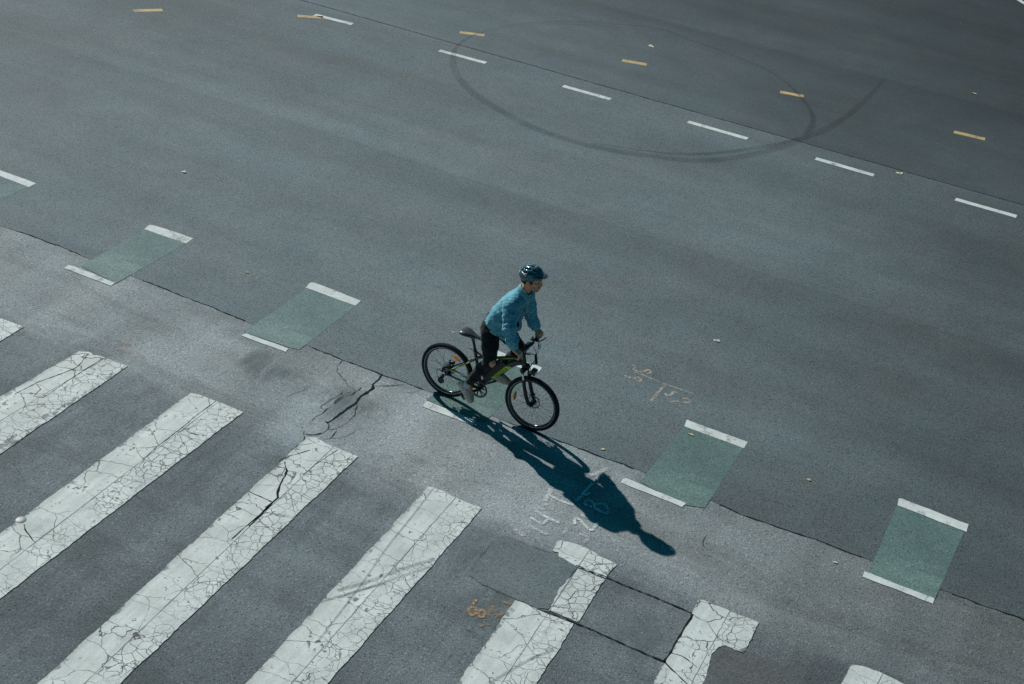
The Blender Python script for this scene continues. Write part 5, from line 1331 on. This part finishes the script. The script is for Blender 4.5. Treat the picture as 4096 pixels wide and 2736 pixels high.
# jeans
N = Field((.24, -.25, .34), (.98, .25, 1.36), .0072)
N.chain([((.535, -.065, 1.165), .116), ((.535, .065, 1.165), .116)], .05).chain([((.55, -.05, 1.17), .116), ((.60, -.04, 1.29), .108)], .04).chain([((.55, .05, 1.17), .116), ((.60, .04, 1.29), .108)], .04)
def leg(hp_, kn, an, kr, hr, bow, side):
    hp_, kn, an = np.array(hp_), np.array(kn), np.array(an); m1 = kn + (an - kn) * .32 + np.array(bow)
    N.chain([(tuple(hp_), .112), (tuple(hp_ + (kn - hp_) * .45), .100), (tuple(kn), kr), (tuple(m1), .066), (tuple(kn + (an - kn) * .72), .054), (tuple(kn + (an - kn) * .97), hr)], .03)
leg(RHIP, RKN, RAN, .074, .049, (-.022, 0, -.012), -1); leg(LHIP, LKN, LAN, .074, .050, (-.018, 0, -.012), 1)
N.wrinkle(.008, 45, lo=(.42, -.22, .62), hi=(.72, -.04, .92), seed=31, aniso=(.5, .4, 1.3), c=(.57, -.13, .77), rad=.2)
N.wrinkle(.008, 40, lo=(.36, -.25, .95), hi=(.75, .25, 1.30), seed=33, aniso=(.7, .5, 1.0))
N.wrinkle(.006, 55, lo=(.24, -.22, .34), hi=(.50, -.04, .60), seed=34, aniso=(.5, .4, 1.2))
N.wrinkle(.004, 60, seed=35)
for an, kn in ((RAN, RKN), (LAN, LKN)):
    dv = np.array(an) - np.array(kn); dv /= np.linalg.norm(dv); q = np.array(an); N.plane(tuple(q - dv * .030), tuple(dv), .004, lo=q - .08, hi=q + .08)
    N.cone(tuple(q - dv * .08), .030, tuple(q + dv * .05), .040, .006, 'cut')
N.ell((.652, -.155, .772), (.050, .050, .048), .008, 'cut'); N.ell((.915, .13, .90), (.035, .045, .035), .008, 'cut')
jeans = N.build("jeans", [PM['jeans']], person, 2)
nb = N.bvh()
m = MB()
for kx in range(9):   # frayed threads round the torn knee
    a = kx * .7; p = (.652 + .045 * math.cos(a), -.185, .772 + .045 * math.sin(a)); loc, nn, _, _ = nb.find_nearest(Vector(p)); q = np.array(loc); m.tube([q, q + np.array((random.uniform(-.012, .012), -.006, -.016))], .0014, 4)
onto(nb, [(.50, -.22, 1.14), (.50, -.24, 1.0), (.53, -.22, .85), (.56, -.21, .76)], .0022, m)
m.build("frayed_thread", [simple("jeans_thread", (.05, .056, .06), .9)], jeans)
m = MB(); b_ = [(.575 + .118 * math.cos(a), .150 * math.sin(a), 1.245 - .05 * math.cos(a)) for a in np.linspace(0, 2 * PI, 25)]; m.tube(b_, .015, 8, cap=False); m.build("belt", [PM['strap']], person)

# socks and shoes, built flat then turned to the angle of the foot
def footwear(pos, ang, yaw, ank, kn):
    ang_ = ang
    R_ = Matrix.Translation(Vector(pos)) @ Matrix.Rotation(yaw, 4, 'Z') @ Matrix.Rotation(-ang_, 4, 'Y')   # local u forward from heel, w up from the tread
    m = MB(); dv = np.array(ank) - np.array(kn); dv /= np.linalg.norm(dv); a = np.array(ank)
    up = R_ @ Vector((.085, 0, .070)); up = np.array(up)
    m.tube([a - dv * .008, a, up * .5 + a * .5, up], [.041, .045, .047, .046], 18, smooth_path=4); m.build("sock", [PM['sock']], person)
    S = Field((-.03, -.08, -.01), (.33, .08, .16), .0048)
    S.chain([((.040, 0, .045), .036), ((.100, 0, .055), .040), ((.165, 0, .045), .043), ((.215, 0, .032), .043), ((.258, 0, .026), .034)], .025, sc=(1, .94, 1.0))
    S.cone((.045, 0, .060), .034, (.050, 0, .100), .036, .02).cone((.075, 0, .06), .038, (.085, 0, .105), .038, .02).cone((.10, 0, .075), .034, (.145, 0, .062), .032, .03)
    S.plane((.07, 0, .086), (-.05, 0, 1), .004); S.cone((.070, 0, .060), .031, (.080, 0, .14), .036, .004, 'cut'); S.plane((0, 0, .020), (0, 0, -1), .003).wrinkle(.0015, 90, seed=2)
    sh = S.build("shoe", [PM['suede']], person, 1); sb = S.bvh(); sh.matrix_world = R_
    sh.parent = person; sh.matrix_local = R_
    Q = Field((-.03, -.08, -.01), (.33, .08, .06), .0048)
    Q.chain([((.038, 0, .015), .041), ((.12, 0, .015), .0395), ((.205, 0, .015), .049), ((.252, 0, .015), .041)], .02)
    Q.plane((0, 0, .029), (0, 0, 1), .003).plane((0, 0, 0), (0, 0, -1), .003); Q.build("sole", [PM['sole']], sh, 1)
    m = MB()
    for sg in (-1, 1): onto(sb, [(.030, sg * .045, .060), (.075, sg * .05, .055), (.105, sg * .05, .070), (.130, sg * .05, .078), (.150, sg * .05, .062), (.185, sg * .05, .042), (.205, sg * .05, .036)], .0042, m, .0008)
    m.build("side_stripe", [PM['swoosh']], sh)
    m = MB()
    for k in range(5):
        u = .125 + k * .017; z = .098 - k * .0065; onto(sb, [(u, -.028, z - .012), (u, 0, z + .012), (u, .028, z - .012)], .0038, m, .001, 4)
    m.build("laces", [PM['lace']], sh)
    m = MB()
    V = []; F = []
    for i in range(9):
        for j in range(9):
            u = .212 + .078 * i / 8; v = -.05 + .1 * j / 8; loc, nn, _, _ = sb.find_nearest(Vector((u, v, .085 - .3 * (u - .212)))); V.append(np.array(loc + nn * .0012))
    for i in range(8):
        for j in range(8): F.append([i * 9 + j, i * 9 + j + 1, (i + 1) * 9 + j + 1, (i + 1) * 9 + j])
    m.add(V, F); m.build("toe_cap", [PM['suede_dark']], sh)
footwear((.226, -.135, .338), math.atan2(-.73, .69), 0.0, RAN, RKN)
footwear((.500, .130, .385), math.atan2(.06, .995), -.03, LAN, LKN)
